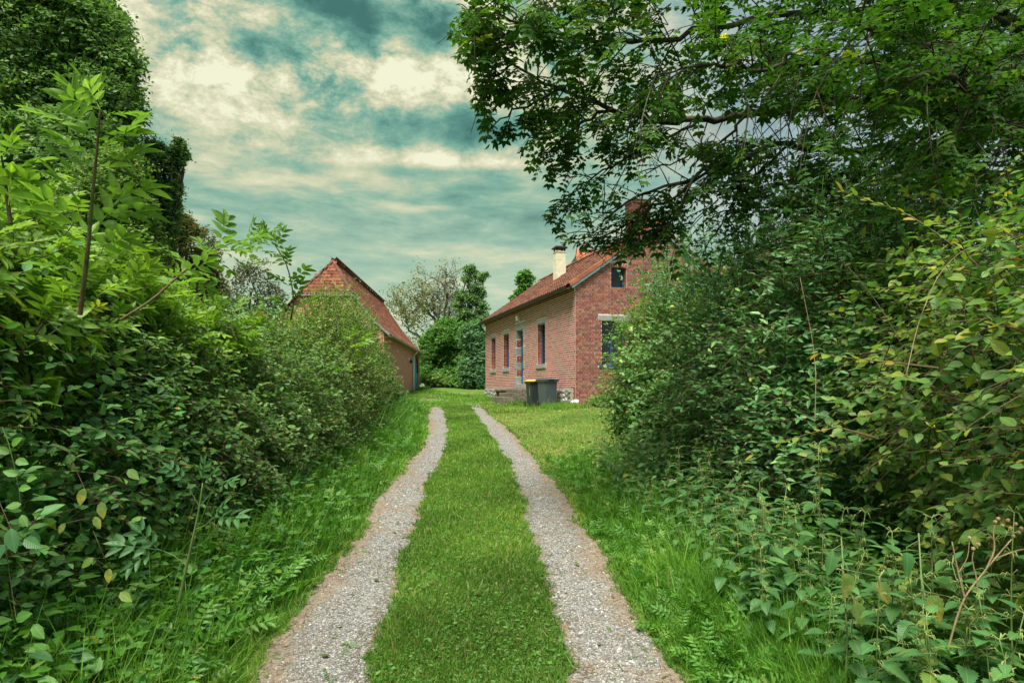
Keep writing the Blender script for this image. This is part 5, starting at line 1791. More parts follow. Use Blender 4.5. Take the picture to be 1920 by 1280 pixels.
# ---- right hedge
def right_hedge():
    shrub('hornbeam_bush', 'nearest bush at the right edge with yellowing ribbed leaves', 'bush',
          [(2.85, 2.2, 1.45, .85, .8, 1.05), (2.95, 3.2, 1.55, .95, .9, 1.15), (3.1, 4.2, 1.6, 1.0, .9, 1.2), (4.2, 3.2, 1.6, 1.2, 1.4, 1.3)], 1350, (.35, .8), 11, .064, [(3, (.052, .108, .030)), (3, (.072, .128, .032)), (2, (.10, .14, .030)), (1, (.15, .165, .034)), (.35, (.22, .19, .035))], T_PLAINN, M_LEAF, None, 300, T_OVATE, up=.1, droop=.35, rand=.26)
    shrub('privet_bush', 'tall dark privet with small glossy leaves in the right hedge', 'bush',
          [(3.0, 5.2, 1.55, 1.1, .9, 1.65), (3.05, 6.4, 1.55, 1.15, 1.0, 1.70), (3.1, 7.7, 1.45, 1.2, 1.0, 1.60)], 3300, (.35, .95), 13, .060, G_PRIVET, T_LANCE, M_LEAF_WAX, None, 300, T_LANCEN, up=.5, droop=.2, pairs=True)
    shrub('dogwood_bush', 'mid green bush at the far end of the right hedge beside the lawn', 'bush',
          [(3.1, 9.0, 1.5, 1.25, 1.0, 1.68), (3.15, 10.4, 1.55, 1.35, 1.0, 1.65), (2.65, 10.6, 1.2, .95, .8, .95), (4.4, 11.0, 1.6, 1.3, 1.2, 1.4)], 3200, (.35, 1.0), 12, .066, [(3, (.066, .142, .040)), (3, (.088, .170, .044)), (1, (.10, .18, .05)), (.08, (.26, .22, .05))], T_PLAIN, M_LEAF_WAX, None, 200, T_OVATE, up=.4, droop=.25)
    # outreaching sprays against the gable
    shrub('hazel_bush', 'light green sprays reaching from the right hedge across the brick gable', 'bush',
          [(2.15, 10.9, 1.55, .55, .6, .75), (2.05, 10.8, 2.35, .40, .5, .50), (2.45, 11.0, 2.6, .6, .5, .7), (2.8, 10.4, 2.75, .75, .6, .75)], 700, (.5, 1.25), 11, .058, [(3, (.085, .160, .034)), (2, (.11, .19, .04)), (1, (.07, .14, .04))], T_PLAIN, M_LEAF, None, 100, T_OVATE, up=.3, droop=.25, inner=.05, stems=3)
    shrub('back_hedge_bush', 'tall shaded bushes behind the front row of the right hedge', 'bush',
          [(4.8, 5.2, 1.9, 1.2, 1.5, 1.6), (5.0, 8.0, 2.0, 1.3, 1.8, 1.8), (6.4, 11.5, 1.8, 1.6, 1.6, 1.4), (8.4, 13, 1.7, 2.0, 1.6, 1.4), (6.5, 6.5, 2.0, 1.5, 2.0, 1.8)], 1700, (.4, .9), 10, .075, G_MID, T_PLAIN, M_LEAF_FAR, None, 0, back=0)
    shrub('gable_border', 'low flowering border plants along the foot of the brick gable', 'plants',
          [tuple(hp(t, -.45, 0)[:2]) + (float(gz(*hp(t, -.45, 0)[:2])) + .12, .42, .38, .34) for t in (.7, 1.3, 1.9, 2.5, 3.1)], 520, (.2, .5), 9, .06, [(3, (.09, .17, .045)), (2, (.12, .19, .05)), (1, (.17, .21, .08))], T_PLAIN, M_LEAF_FAR, None, 0, up=.9)
    # upright privet shoots
    def ushoot(px, py, d, h, label):
        tip = W(px, py, d)
        base = tip - np.array([RNG.normal(0, .1), RNG.normal(0, .1), h])
        root = thing('privet_shoot', label, 'shoot', tuple(base), 0, 'upright privet shoots on top of the right hedge')
        t = np.linspace(0, 1, 9)[:, None]
        Q = base + (tip - base) * t + np.array([RNG.normal(0, .06), RNG.normal(0, .06), 0]) * np.sin(t * 3)
        link('stem', tube_mesh('stem', [(Q - base, np.linspace(.006, .002, 9))], M_STEM, 4), root)
        n = int(h / .045)
        pos, ax, nz, ts = leaves_on(Q[None], n, .1, .8, .75, .5, None, .25, True)
        q = (np.arange(len(pos)) // 2) % 2 == 1
        sg = np.where(np.arange(len(pos)) % 2 == 0, 1.0, -1.0)[:, None]
        ax[q] = norm(np.array([.15, 1, 0])[None] * sg[q] * .8 + Z3 * .7 + RNG.normal(0, .2, (q.sum(), 3)))
        leaf_objects(root, base, T_LANCEN, 0, pos, ax, nz, .075 * RNG.uniform(.75, 1.15, len(pos)) * np.where(ts > .9, .65, 1), pick_col(len(pos), G_BLUE), M_LEAF_WAX)
    nth = iter(['third', 'fifth', 'sixth', 'seventh', 'ninth', 'tenth', 'eleventh', 'twelfth', 'thirteenth', 'second', 'FIRST', 'fourth', 'LAST', 'eighth'])
    lab = 'upright privet shoot with paired blue green leaves above the right hedge'
    for (px, py, d, h) in [(1335, 318, 6.6, 1.1), (1392, 290, 6.2, 1.2), (1432, 345, 6.0, 1.0), (1478, 362, 5.6, 1.0), (1545, 330, 5.2, 1.0), (1590, 372, 5.0, .9), (1640, 345, 4.9, .95), (1690, 305, 4.7, 1.1), (1752, 360, 4.5, .9), (1300, 395, 7.6, 1.0), (1262, 440, 8.4, .9), (1360, 380, 6.9, .9), (1820, 380, 4.2, .8), (1500, 300, 5.9, 1.2)]:
        nn = next(nth); ushoot(px, py, d, h, nn.replace('FIRST', 'leftmost').replace('LAST', 'rightmost') + ' upright privet shoot along the top of the right hedge' + ('' if nn in ('FIRST', 'LAST') else ', counted from the left'))
    # loose taller growth standing above the clipped mass, thin against the sky
    shrub('privet_sprouts', 'loose thin privet growth standing above the hedge against the sky', 'bush',
          [(2.95, 8.9, 3.15, 1.0, .9, .45), (3.0, 7.5, 3.05, .9, .9, .50), (3.0, 6.3, 3.2, 1.0, .8, .5), (3.1, 10.2, 3.1, 1.2, .8, .4)], 520, (.5, 1.25), 16, .066, G_BLUE, T_LANCE, M_LEAF_WAX, None, 200, T_LANCEN, up=1.6, tr=.0022, droop=.15, inner=0, stems=0, pairs=True, depth=.5)
    # yellowing hornbeam spray and bare tan canes
    def spray(label, pts, ds, size, n, pal, name='hornbeam_spray'):
        P = np.array([W(p[0], p[1], dd) for p, dd in zip(pts, ds)])
        t = np.linspace(0, 1, len(P)); tt = np.linspace(0, 1, 12)
        Q = np.stack([np.interp(tt, t, P[:, k]) for k in range(3)], 1)
        root = thing(name, label, 'branch', tuple(Q[0]), 0, 'yellowing hornbeam sprays in the right hedge')
        link('stem', tube_mesh('stem', [(Q - Q[0], np.linspace(.006, .0018, 12))], M_TWIG, 5), root)
        pos, ax, nz, ts = leaves_on(Q[None], n, .25, .85, .55, .6, None, .22)
        nz = norm(nz + np.array([0, -.8, 0]))
        leaf_objects(root, Q[0], T_OVATE, 0, pos, ax, nz, size * RNG.uniform(.7, 1.15, len(pos)), pick_col(len(pos), pal), M_LEAF)
    yel = [(3, (.17, .155, .020)), (3, (.115, .14, .022)), (.6, (.22, .14, .025)), (2, (.08, .12, .025))]
    spray('yellow hornbeam spray reaching left over the privet tops', [(1850, 510), (1760, 440), (1700, 400), (1640, 380), (1560, 352)], [3.5, 3.6, 3.7, 3.75, 3.8], .085, 15, yel)
    spray('yellow hornbeam spray hanging level in the middle of the right hedge', [(1760, 690), (1680, 680), (1600, 672), (1530, 662)], [3.0, 3.1, 3.2, 3.25], .070, 13, yel)
    spray('yellow green hornbeam spray left of the nettles in the right hedge', [(1640, 820), (1570, 800), (1510, 815), (1460, 830)], [3.1, 3.2, 3.3, 3.35], .070, 11, yel)
    spray('olive hornbeam spray at the right picture edge', [(1960, 640), (1890, 610), (1830, 620), (1770, 640)], [2.5, 2.6, 2.7, 2.8], .075, 12, yel)
    canes = []
    for (label, pts, d) in [('dry tan bramble cane arching through the upper right hedge', [(1700, 700), (1720, 610), (1755, 520), (1800, 470), (1860, 452), (1960, 470)], 2.9),
                            ('thin dry cane slanting down through the right hedge', [(1590, 500), (1640, 560), (1690, 640), (1700, 700), (1690, 790)], 3.1),
                            ('dry cane standing in the dark middle of the right hedge', [(1528, 790), (1530, 700), (1524, 640), (1500, 520)], 3.4)]:
        P = np.array([W(p[0], p[1], d + .06 * i) for i, p in enumerate(pts)])
        t = np.linspace(0, 1, len(P)); tt = np.linspace(0, 1, 16)
        Q = np.stack([np.interp(tt, t, P[:, k]) for k in range(3)], 1)
        Q[1:-1] = (Q[:-2] + Q[1:-1] * 2 + Q[2:]) / 4
        me = tube_mesh('bramble_cane', [(Q - Q[0], np.linspace(.0022, .0012, 16))], M_STALK, 5)
        tag(link('bramble_cane', me, None, tuple(Q[0])), label, 'cane')


right_hedge()


# ---- walnut tree overhead
GAPS = [(1330, 235, 70, 30, .9), (1440, 235, 70, 28, .9), (1380, 420, 100, 50, .5), (1290, 470, 60, 40, .5), (1420, 330, 60, 30, .5), (1620, 250, 60, 20, .6), (1900, 40, 30, 40, .6), (1197, 400, 38, 45, .30), (1255, 310, 70, 30, .75), (1270, 40, 40, 45, .7), (1230, 345, 90, 20, .6), (1330, 400, 50, 40, .45), (1150, 330, 40, 40, .3), (1500, 290, 60, 25, .55), (1560, 225, 90, 18, .4), (1740, 240, 60, 20, .6), (1880, 290, 40, 40, .7)]


def walnut():
    base = np.array([7.3, 8.6, 0.0]); base[2] = float(gz(base[0], base[1]))
    root = thing('walnut_tree', 'old walnut whose leafy boughs hang over from the upper right', 'tree', tuple(base))
    top = W(2080, 120, 8.0)
    big = []
    def poly(pts, ds, r0, r1, k=None):
        P = np.array([W(p[0], p[1], dd) for p, dd in zip(pts, ds)])
        n = (len(P) - 1) * 4 + 1
        t = np.linspace(0, 1, len(P)); tt = np.linspace(0, 1, n)
        Q = np.stack([np.interp(tt, t, P[:, k_]) for k_ in range(3)], 1)
        for _ in range(2): Q[1:-1] = (Q[:-2] + Q[1:-1] * 2 + Q[2:]) / 4
        Q[1:-1] += RNG.normal(0, .018, (n - 2, 3))
        return Q, np.linspace(r0, r1, n)
    fork = np.array([7.25, 8.4, 3.0])
    trunk = (np.array([base - Z3 * .2, base + (fork - base) * .5 + np.array([.05, 0, 0]), fork]), np.array([.30, .25, .24]))
    def P2(p, d): return W(p[0], p[1], d)
    limbs = []
    def limb(pts, ds, r0, r1, root_at=fork):
        Q, R = poly(pts, ds, r0, r1)
        Q = np.vstack([root_at, (root_at + Q[0]) / 2 + np.array([0, 0, -.05]), Q]); R = np.concatenate([[r0 * 1.3, r0 * 1.15], R])
        limbs.append((Q, R))
    limb([(1990, 215), (1880, 195), (1760, 200), (1640, 190), (1540, 200), (1420, 215), (1320, 225), (1210, 225), (1130, 200), (1040, 160), (960, 120)], [7.9, 7.6, 7.4, 7.2, 7.0, 6.8, 6.6, 6.4, 6.2, 6.0, 5.8], .070, .010)
    limb([(1980, 190), (1850, 215), (1740, 245), (1620, 285), (1540, 280), (1480, 270), (1400, 290), (1320, 325), (1220, 360), (1130, 400)], [7.6, 7.2, 6.9, 6.6, 6.4, 6.3, 6.2, 6.1, 6.0, 5.9], .050, .008)
    limb([(1960, 120), (1900, 60), (1860, -40), (1840, -160)], [7.5, 7.2, 7.0, 6.8], .09, .04)
    limb([(1960, 60), (1800, 10), (1620, 20), (1450, 30), (1300, 60), (1180, 80), (1060, 70), (960, 40), (890, 20)], [7.2, 6.6, 6.2, 6.0, 5.8, 5.7, 5.6, 5.5, 5.4], .040, .007)
    limb([(1940, -40), (1750, -90), (1500, -110), (1250, -90), (1050, -40), (930, 0)], [6.6, 6.0, 5.6, 5.3, 5.2, 5.1], .035, .007)
    limb([(1960, 300), (1850, 330), (1740, 350), (1640, 340), (1540, 370)], [7.4, 6.8, 6.4, 6.1, 5.9], .05, .010)
    limb([(1700, 120), (1560, 110), (1440, 130), (1330, 120), (1230, 140)], [6.0, 5.5, 5.2, 5.1, 5.0], .026, .007)
    limb([(1980, 150), (1870, 130), (1780, 90), (1690, 70), (1600, 40)], [6.4, 5.2, 4.7, 4.4, 4.2], .05, .012)
    limb([(1980, 250), (1900, 250), (1830, 180), (1760, 140), (1650, 150)], [6.2, 5.2, 4.6, 4.3, 4.1], .05, .010)
    # secondary drooping branches, following the gaps and tips of the photograph
    sec = []
    def drop(pts, d, r=.016):
        Q, R = poly(pts, [d + .05 * i for i in range(len(pts))], r, .004); sec.append((Q, R))
    drop([(1310, 225), (1250, 260), (1180, 290), (1110, 330), (1060, 370), (1030, 392)], 6.3)
    drop([(1330, 320), (1260, 370), (1200, 410), (1140, 440), (1090, 452), (1050, 455)], 6.1)
    drop([(1300, 330), (1280, 400), (1225, 430), (1160, 445), (1100, 475)], 6.0, .014)
    drop([(1150, 205), (1090, 230), (1040, 270), (1010, 300)], 6.2)
    drop([(1060, 165), (1000, 190), (950, 215), (912, 250)], 6.0)
    drop([(960, 120), (920, 150), (905, 195)], 5.8, .010)
    drop([(960, 60), (910, 85), (880, 110), (862, 120)], 5.5, .010)
    drop([(940, 30), (900, 35), (870, 45), (850, 42)], 5.4, .009)
    drop([(1480, 270), (1430, 320), (1370, 350), (1330, 390), (1290, 420)], 6.2)
    drop([(1420, 290), (1390, 340), (1370, 400), (1340, 440)], 6.0, .012)
    drop([(1400, 215), (1360, 260), (1300, 290), (1240, 310), (1190, 340)], 6.5)
    drop([(1620, 285), (1580, 330), (1500, 350), (1440, 345)], 6.4, .014)
    allb = limbs + sec
    # twigs grow from every limb
    tws, twr = [], []
    def rr(a, b): return random.uniform(a, b)
    starts, dirs, lens = [], [], []
    for bi, (Q, R) in enumerate(allb):
        seg = np.linalg.norm(np.diff(Q, axis=0), axis=1); tot = seg.sum()
        n = int(tot / (.080 if bi < len(limbs) else .068))
        cum = np.concatenate([[0], np.cumsum(seg)])
        f0 = .30 if bi < len(limbs) else .08
        for s in np.linspace(f0 * tot, tot, n):
            i = min(np.searchsorted(cum, s, 'right') - 1, len(seg) - 1)
            f = (s - cum[i]) / seg[i]
            p = Q[i] * (1 - f) + Q[i + 1] * f
            T = norm(Q[i + 1] - Q[i])
            u = norm(np.cross(T, RNG.normal(0, 1, 3)))
            d = norm(T * rr(.3, 1.0) + u * rr(.5, 1.1) + Z3 * rr(-.25, .25))
            starts.append(p); dirs.append(d); lens.append(rr(.25, .95) * (1.0 if bi < len(limbs) else .42))
    starts = np.array(starts); dirs = np.array(dirs); lens = np.array(lens)
    def photo_xy(p):
        v = p - CAM
        return v[:, 0] / v[:, 1] * FPX + 960, 728 - v[:, 2] / v[:, 1] * FPX
    ex, ey = photo_xy(starts + dirs * lens[:, None])
    # the crown ends on the left along a ragged line
    bx = np.interp(ey, [-200, 0, 40, 110, 200, 250, 300, 390, 450, 480, 520], [850, 880, 850, 880, 900, 920, 1000, 1030, 1050, 1100, 1300])
    ok = (ex > bx) & (ey < 485)
    starts, dirs, lens = starts[ok], dirs[ok], lens[ok]
    P = shoots(starts, dirs, lens, np.full(len(lens), .25), 6, .2)
    # second order twigs
    k = 2
    s2 = np.repeat(P[:, 3], k, 0); d2 = norm(np.repeat(dirs, k, 0) + RNG.normal(0, .7, (len(s2), 3))); l2 = np.repeat(lens, k) * RNG.uniform(.35, .65, len(s2))
    P2_ = shoots(s2, d2, l2, np.full(len(l2), .3), 6, .2)
    def gap_keep(q):
        gx_, gy_ = photo_xy(q); k_ = np.ones(len(q), bool)
        for (gx, gy, gw, gh, pr) in GAPS: k_ &= ~((((gx_ - gx) / gw) ** 2 + ((gy_ - gy) / gh) ** 2 < 1) & (RNG.random(len(q)) < pr * .8))
        return k_
    P = P[gap_keep(P[:, 3])]; P2_ = P2_[gap_keep(P2_[:, 3])]
    link('trunk', tube_mesh('trunk', [(Q - base, R) for Q, R in [trunk] + limbs], M_BARK, 8), root)
    link('branches', tube_mesh('branches', [(Q - base, R) for Q, R in sec], M_BARK, 6), root)
    PA = np.concatenate([P, P2_])
    link('twigs', twig_mesh('twigs', PA - base, np.concatenate([np.full(len(P), .008), np.full(len(P2_), .005)]), np.full(len(PA), .0022), M_BARK, 4), root)['kind'] = 'stuff'
    pos, ax, nz, ts = leaves_on(PA, 4, .28, .7, .75, 1.2, None, .24)
    ax = norm(ax - Z3 * .12)
    px, py = photo_xy(pos + ax * .12)
    # sky shows through in the gaps seen in the photograph
    keep = np.ones(len(pos), bool)
    for (gx, gy, gw, gh, pr) in GAPS:
        keep &= ~((((px - gx) / gw) ** 2 + ((py - gy) / gh) ** 2 < 1) & (RNG.random(len(pos)) < pr))
    bx = np.interp(py, [-200, 0, 40, 110, 200, 250, 300, 390, 450, 480, 520], [840, 870, 842, 858, 892, 905, 985, 1018, 1040, 1100, 1300])
    keep &= px > bx
    keep &= (py < 470) | (RNG.random(len(pos)) < .25)
    keep &= ~((py > 290) & (px < 1330) & (RNG.random(len(pos)) < .42))
    pos, ax, nz, ts = pos[keep], ax[keep], nz[keep], ts[keep]
    size = .178 * np.clip(RNG.normal(1, .24, len(pos)), .5, 1.6)
    pal = [(4, (.020, .050, .007)), (3, (.029, .064, .009)), (1.2, (.048, .088, .012)), (.08, (.28, .26, .04)), (1.5, (.036, .082, .024))]
    put_foliage(root, base, T_WALNUT, pos, ax, nz, size, pick_col(len(pos), pal), M_LEAF_DULL, 300, T_WALNUTN)
    print('walnut leaves', len(pos))
    # pale lichened dead twigs below the limbs
    dt = []
    for pts, d in [([(1900, 105), (1855, 98), (1835, 96), (1800, 92)], 5.6), ([(1835, 98), (1812, 130), (1785, 155)], 5.6), ([(1835, 98), (1838, 125)], 5.6), ([(1740, 205), (1700, 214), (1660, 220), (1620, 218), (1600, 212)], 5.8), ([(1632, 200), (1600, 182), (1570, 180)], 5.8), ([(1755, 180), (1730, 166), (1705, 158)], 5.5)]:
        Q, R = poly(pts, [d + .04 * i for i in range(len(pts))], .012, .004); dt.append((Q - base, R))
    link('dead_twigs', tube_mesh('dead_twigs', dt, M_BARK_PALE, 5), root)


walnut()
# ------------------------------------------------------------------ grass, weeds, gravel
def rand_depth(n, a, b, p=1.35):
    """distances drawn so that near ground, which fills more of the view, gets more pieces"""
    u = RNG.random(n)
    q = 1 - p
    return (a ** q + u * (b ** q - a ** q)) ** (1 / q)


def hedge_l(y): return np.interp(y, [0, 3, 5, 9, 13, 16, 19, 21, 24], [-2.25, -2.25, -2.35, -2.45, -2.75, -2.95, -3.2, -3.4, -7])
def hedge_r(y): return np.interp(y, [0, 2.5, 5, 8, 11, 12, 13], [1.95, 1.85, 1.85, 1.9, 2.2, 3.0, 12])


def patch_noise(x, y, s=1.0, k=0.0):
    return (np.sin(x * 1.9 * s + 1.3 + k) * np.sin(y * 1.3 * s + .4 + k) + np.sin(x * 4.3 * s - y * 2.1 * s + k) * .6 + np.sin(y * 5.7 * s + x * 3.1 * s + k * 2) * .4) / 2


BLADE = Tpl([(0, -.5, 0), (0, .5, 0), (.55, .36, -.06), (.55, -.36, -.06), (1, 0, -.28)], [(0, 1, 2, 3), (3, 2, 4)])


def grass(name, label, n, dr, xfun, hfun, wfun, pal, mask, lean=.45):
    d = rand_depth(n, *dr)
    lo, hi = xfun(d)
    x = lo + (hi - lo) * RNG.random(n)
    ok = mask(x, d) & (np.abs(x) < d * .86 + .5)
    x, d = x[ok], d[ok]
    z = gz(x, d) - .004
    m = len(x)
    up = np.tile(Z3, (m, 1)) + RNG.normal(0, lean, (m, 3)) * np.array([1, 1, .15])
    h = hfun(x, d) * RNG.lognormal(0, .3, m)
    w = wfun(d) * RNG.uniform(.7, 1.3, m)
    pn = patch_noise(x, d, .9)[:, None]
    col = pick_col(m, pal) * (1 + .34 * pn + .22 * patch_noise(x, d, .33, 1.7)[:, None]) * np.array([1, 1, 1]) + np.clip(pn, 0, 1) * np.array([.050, .022, .012])
    nz = norm(RNG.normal(0, 1, (m, 3)) * np.array([1, 1, .1]))
    me = BLADE.instances(name, np.stack([x, d, z], 1), up, nz, h, M_GRASS, np.clip(col, .004, .9), width=w)
    o = link(name, me); o['kind'] = 'stuff'; o['label'] = label
    print(name, m)


FOL = np.array([1.25, 1.25, 1.2])
LAWN = [(4, (.085, .200, .024)), (3, (.110, .235, .030)), (1, (.150, .255, .045)), (.7, (.23, .25, .09)), (.35, (.34, .30, .15))]
LUSH = [(4, (.070, .195, .020)), (3, (.095, .240, .026)), (1, (.14, .27, .04)), (.15, (.28, .27, .10))]
DRY = [(3, (.17, .24, .055)), (3, (.23, .27, .085)), (2, (.32, .31, .13)), (2, (.11, .21, .03))]
wf = lambda d: .0022 + .00105 * d
grass('lawn_grass', 'short mown grass between and beside the wheel tracks', 150000, (2.3, 26),
      lambda d: (track_x(1, d) + .01, track_x(2, d) - .01), lambda x, d: .034 + .004 * np.clip(d / 6, 0, 3) + .014 * patch_noise(x, d, 2.2) + .022 * np.clip(patch_noise(x, d, 1.1, 6) - .15, 0, 1), wf, LAWN, lambda x, d: np.ones(len(x), bool), .6)
grass('lawn_grass', 'paler mown lawn between the right track and the hedge', 80000, (6.0, 30),
      lambda d: (track_x(3, d) - .05, np.minimum(hedge_r(d) + .3, 9.0)), lambda x, d: .035 + .02 * np.clip(patch_noise(x, d, 1.4), 0, 1), wf, DRY, lambda x, d: ~in_track(x, d), .6)
grass('lawn_grass', 'grass of the yard between the two brick buildings', 36000, (20, 52),
      lambda d: (np.full(len(d), -9.0), np.full(len(d), 3.0)), lambda x, d: .05 + .03 * np.clip(patch_noise(x, d, .8), 0, 1), wf, LUSH + [(2, (.15, .23, .05))], lambda x, d: ~in_track(x, d) & ~((x - 2.044) * .96 + (d - 20.7) * .279 > -.1) | (d < 20), .6)
grass('verge_grass', 'long lush grass on the verge below the left hedge', 42000, (2.3, 22),
      lambda d: (hedge_l(d) - .25, track_x(0, d) - .05), lambda x, d: np.clip(.06 + .26 * np.clip((track_x(0, d) - x) / .8, 0, 1) ** .8, .05, .34) * (1 + .4 * patch_noise(x, d, 2.0)), lambda d: .0028 + .0011 * d, LUSH, lambda x, d: np.ones(len(x), bool), .40)
grass('verge_grass', 'long lush grass on the verge below the right hedge', 48000, (2.3, 10.5),
      lambda d: (track_x(3, d) + .04, hedge_r(d) - .35), lambda x, d: np.clip(.05 + .24 * np.clip((x - track_x(3, d)) / .9, 0, 1), .05, .30) * (1 + .4 * patch_noise(x, d, 2.0, 3)) * np.interp(d, [6, 9.5], [1, .35]), lambda d: .0028 + .0011 * d, LUSH, lambda x, d: np.ones(len(x), bool), .40)
grass('wall_grass', 'rough tufts of grass along the foot of the house and round the bins', 5200, (19.2, 33),
      lambda d: (hp(-.9, 0)[0] - .291 * (d - 20.5), hp(-.1, 0)[0] - .291 * (d - 20.7)), lambda x, d: .16 + .10 * patch_noise(x, d, 2.0), lambda d: .012 + 0 * d, LUSH + [(2, (.16, .20, .06))], lambda x, d: np.ones(len(x), bool), .35)
# tufts creeping over the edges of the tracks
def edge_x(d):
    k = RNG.integers(0, 4, len(d))
    e = np.select([k == i for i in range(4)], [track_x(i, d) for i in range(4)])
    sg = np.where((k == 0) | (k == 2), 1.0, -1.0)
    w = .01 + .065 * np.clip(patch_noise(e * 3, d, 2.9, 2), 0, 1)
    x = e + sg * w * (RNG.random(len(d)) * 1.5 - .4)
    return x, x
grass('edge_grass', 'tufts of grass creeping over the ragged edges of the tracks', 17000, (2.3, 24), edge_x, lambda x, d: .042 + .03 * np.clip(patch_noise(x, d, 3.0), -1, 1), wf, LUSH + [(1.5, (.20, .22, .08))], lambda x, d: np.ones(len(x), bool), .6)
grass('dry_straw', 'pale dead straw lying in the mown grass', 7000, (2.3, 20), lambda d: (track_x(1, d), hedge_r(d)), lambda x, d: .05 + 0 * x, lambda d: .0016 + .0006 * d, [(2, (.30, .25, .13)), (1, (.22, .17, .09))], lambda x, d: ~in_track(x, d) & (x < np.minimum(track_x(3, d) + 1.0, hedge_r(d))), 1.6)
# scattered blades on the tracks themselves
grass('track_grass', 'thin scattered grass blades growing in the gravel', 9000, (2.3, 22),
      lambda d: (track_x(0, d), track_x(3, d)), lambda x, d: .03 + 0 * x, wf, LUSH, lambda x, d: in_track(x, d) & (RNG.random(len(x)) < .12 + .9 * (np.minimum.reduce([np.abs(x - track_x(i, d)) for i in range(4)]) < .10 + .08 * patch_noise(x, d, 2.6, 5))), .7)


def leafy(name, label, n, dr, xfun, tpl, size, pal, upb, h, mask=None, mat=None):
    d = rand_depth(n, *dr); lo, hi = xfun(d)
    x = lo + (hi - lo) * RNG.random(n)
    ok = np.abs(x) < d * .86 + .5
    if mask is not None: ok &= mask(x, d)
    x, d = x[ok], d[ok]; m = len(x)
    hh = h(x, d) * RNG.random(m)
    pos = np.stack([x, d, gz(x, d) + hh], 1)
    ax = norm(RNG.normal(0, 1, (m, 3)) * np.array([1, 1, .25]) + Z3 * upb)
    nz = norm(Z3 + RNG.normal(0, .45, (m, 3)))
    me = tpl.instances(name, pos, ax, nz, size * np.clip(RNG.normal(1, .3, m), .4, 1.8), mat or M_LEAF, pick_col(m, pal))
    o = link(name, me); o['kind'] = 'stuff'; o['label'] = label
    return o


WEED = [(3, (.060, .175, .026)), (3, (.080, .205, .032)), (1, (.12, .23, .045)), (.08, (.28, .27, .06))]
leafy('clover', 'clover and small round leaves in the near grass between the tracks', 15000, (2.3, 8.5), lambda d: (track_x(1, d) - .03, track_x(2, d) + .03), T_PLAINN, .021, [(3, (.055, .16, .028)), (2, (.08, .20, .036)), (1, (.11, .22, .05))], .1, lambda x, d: .028 + 0 * x)
leafy('ferny_weeds', 'ferny cow parsley leaves along the left verge', 7500, (2.2, 20), lambda d: (hedge_l(d) - .35, track_x(0, d) - .16), T_FERN, .15, WEED[:3], .45, lambda x, d: .05 + .30 * np.clip((track_x(0, d) - x) / .9, 0, 1))
leafy('ferny_weeds', 'ferny weeds among the grass on the right verge', 4200, (2.2, 10.5), lambda d: (track_x(3, d) + .08, hedge_r(d) + .3), T_FERN, .13, WEED[:3], .45, lambda x, d: (.04 + .22 * np.clip((x - track_x(3, d)) / .9, 0, 1)) * np.interp(d, [6, 10], [1, .5]))
leafy('broad_weeds', 'broad leaved weeds and bramble runners below the left hedge', 14000, (2.2, 20), lambda d: (hedge_l(d) - .5, track_x(0, d) - .22), T_PLAINN, .066, WEED + [(2, (.045, .13, .045))], .2, lambda x, d: .10 + .55 * np.clip((track_x(0, d) - x - .1) / 1.0, 0, 1))
leafy('broad_weeds', 'broad leaved weeds at the foot of the right hedge', 5000, (2.2, 12), lambda d: (track_x(3, d) + .45, hedge_r(d) + .5), T_PLAINN, .055, WEED + [(2, (.045, .13, .045))], .2, lambda x, d: .06 + .42 * np.clip((x - track_x(3, d) - .4) / 1.0, 0, 1) * np.interp(d, [7, 11], [1, .7]))


leafy('track_weeds', 'small flat weeds breaking through the gravel of the tracks', 900, (2.3, 18), lambda d: (track_x(0, d), track_x(3, d)), T_FERN, .055, WEED[:3], .15, lambda x, d: .012 + 0 * x, lambda x, d: in_track(x, d) & (patch_noise(x, d, 2.2, 4) > .12))


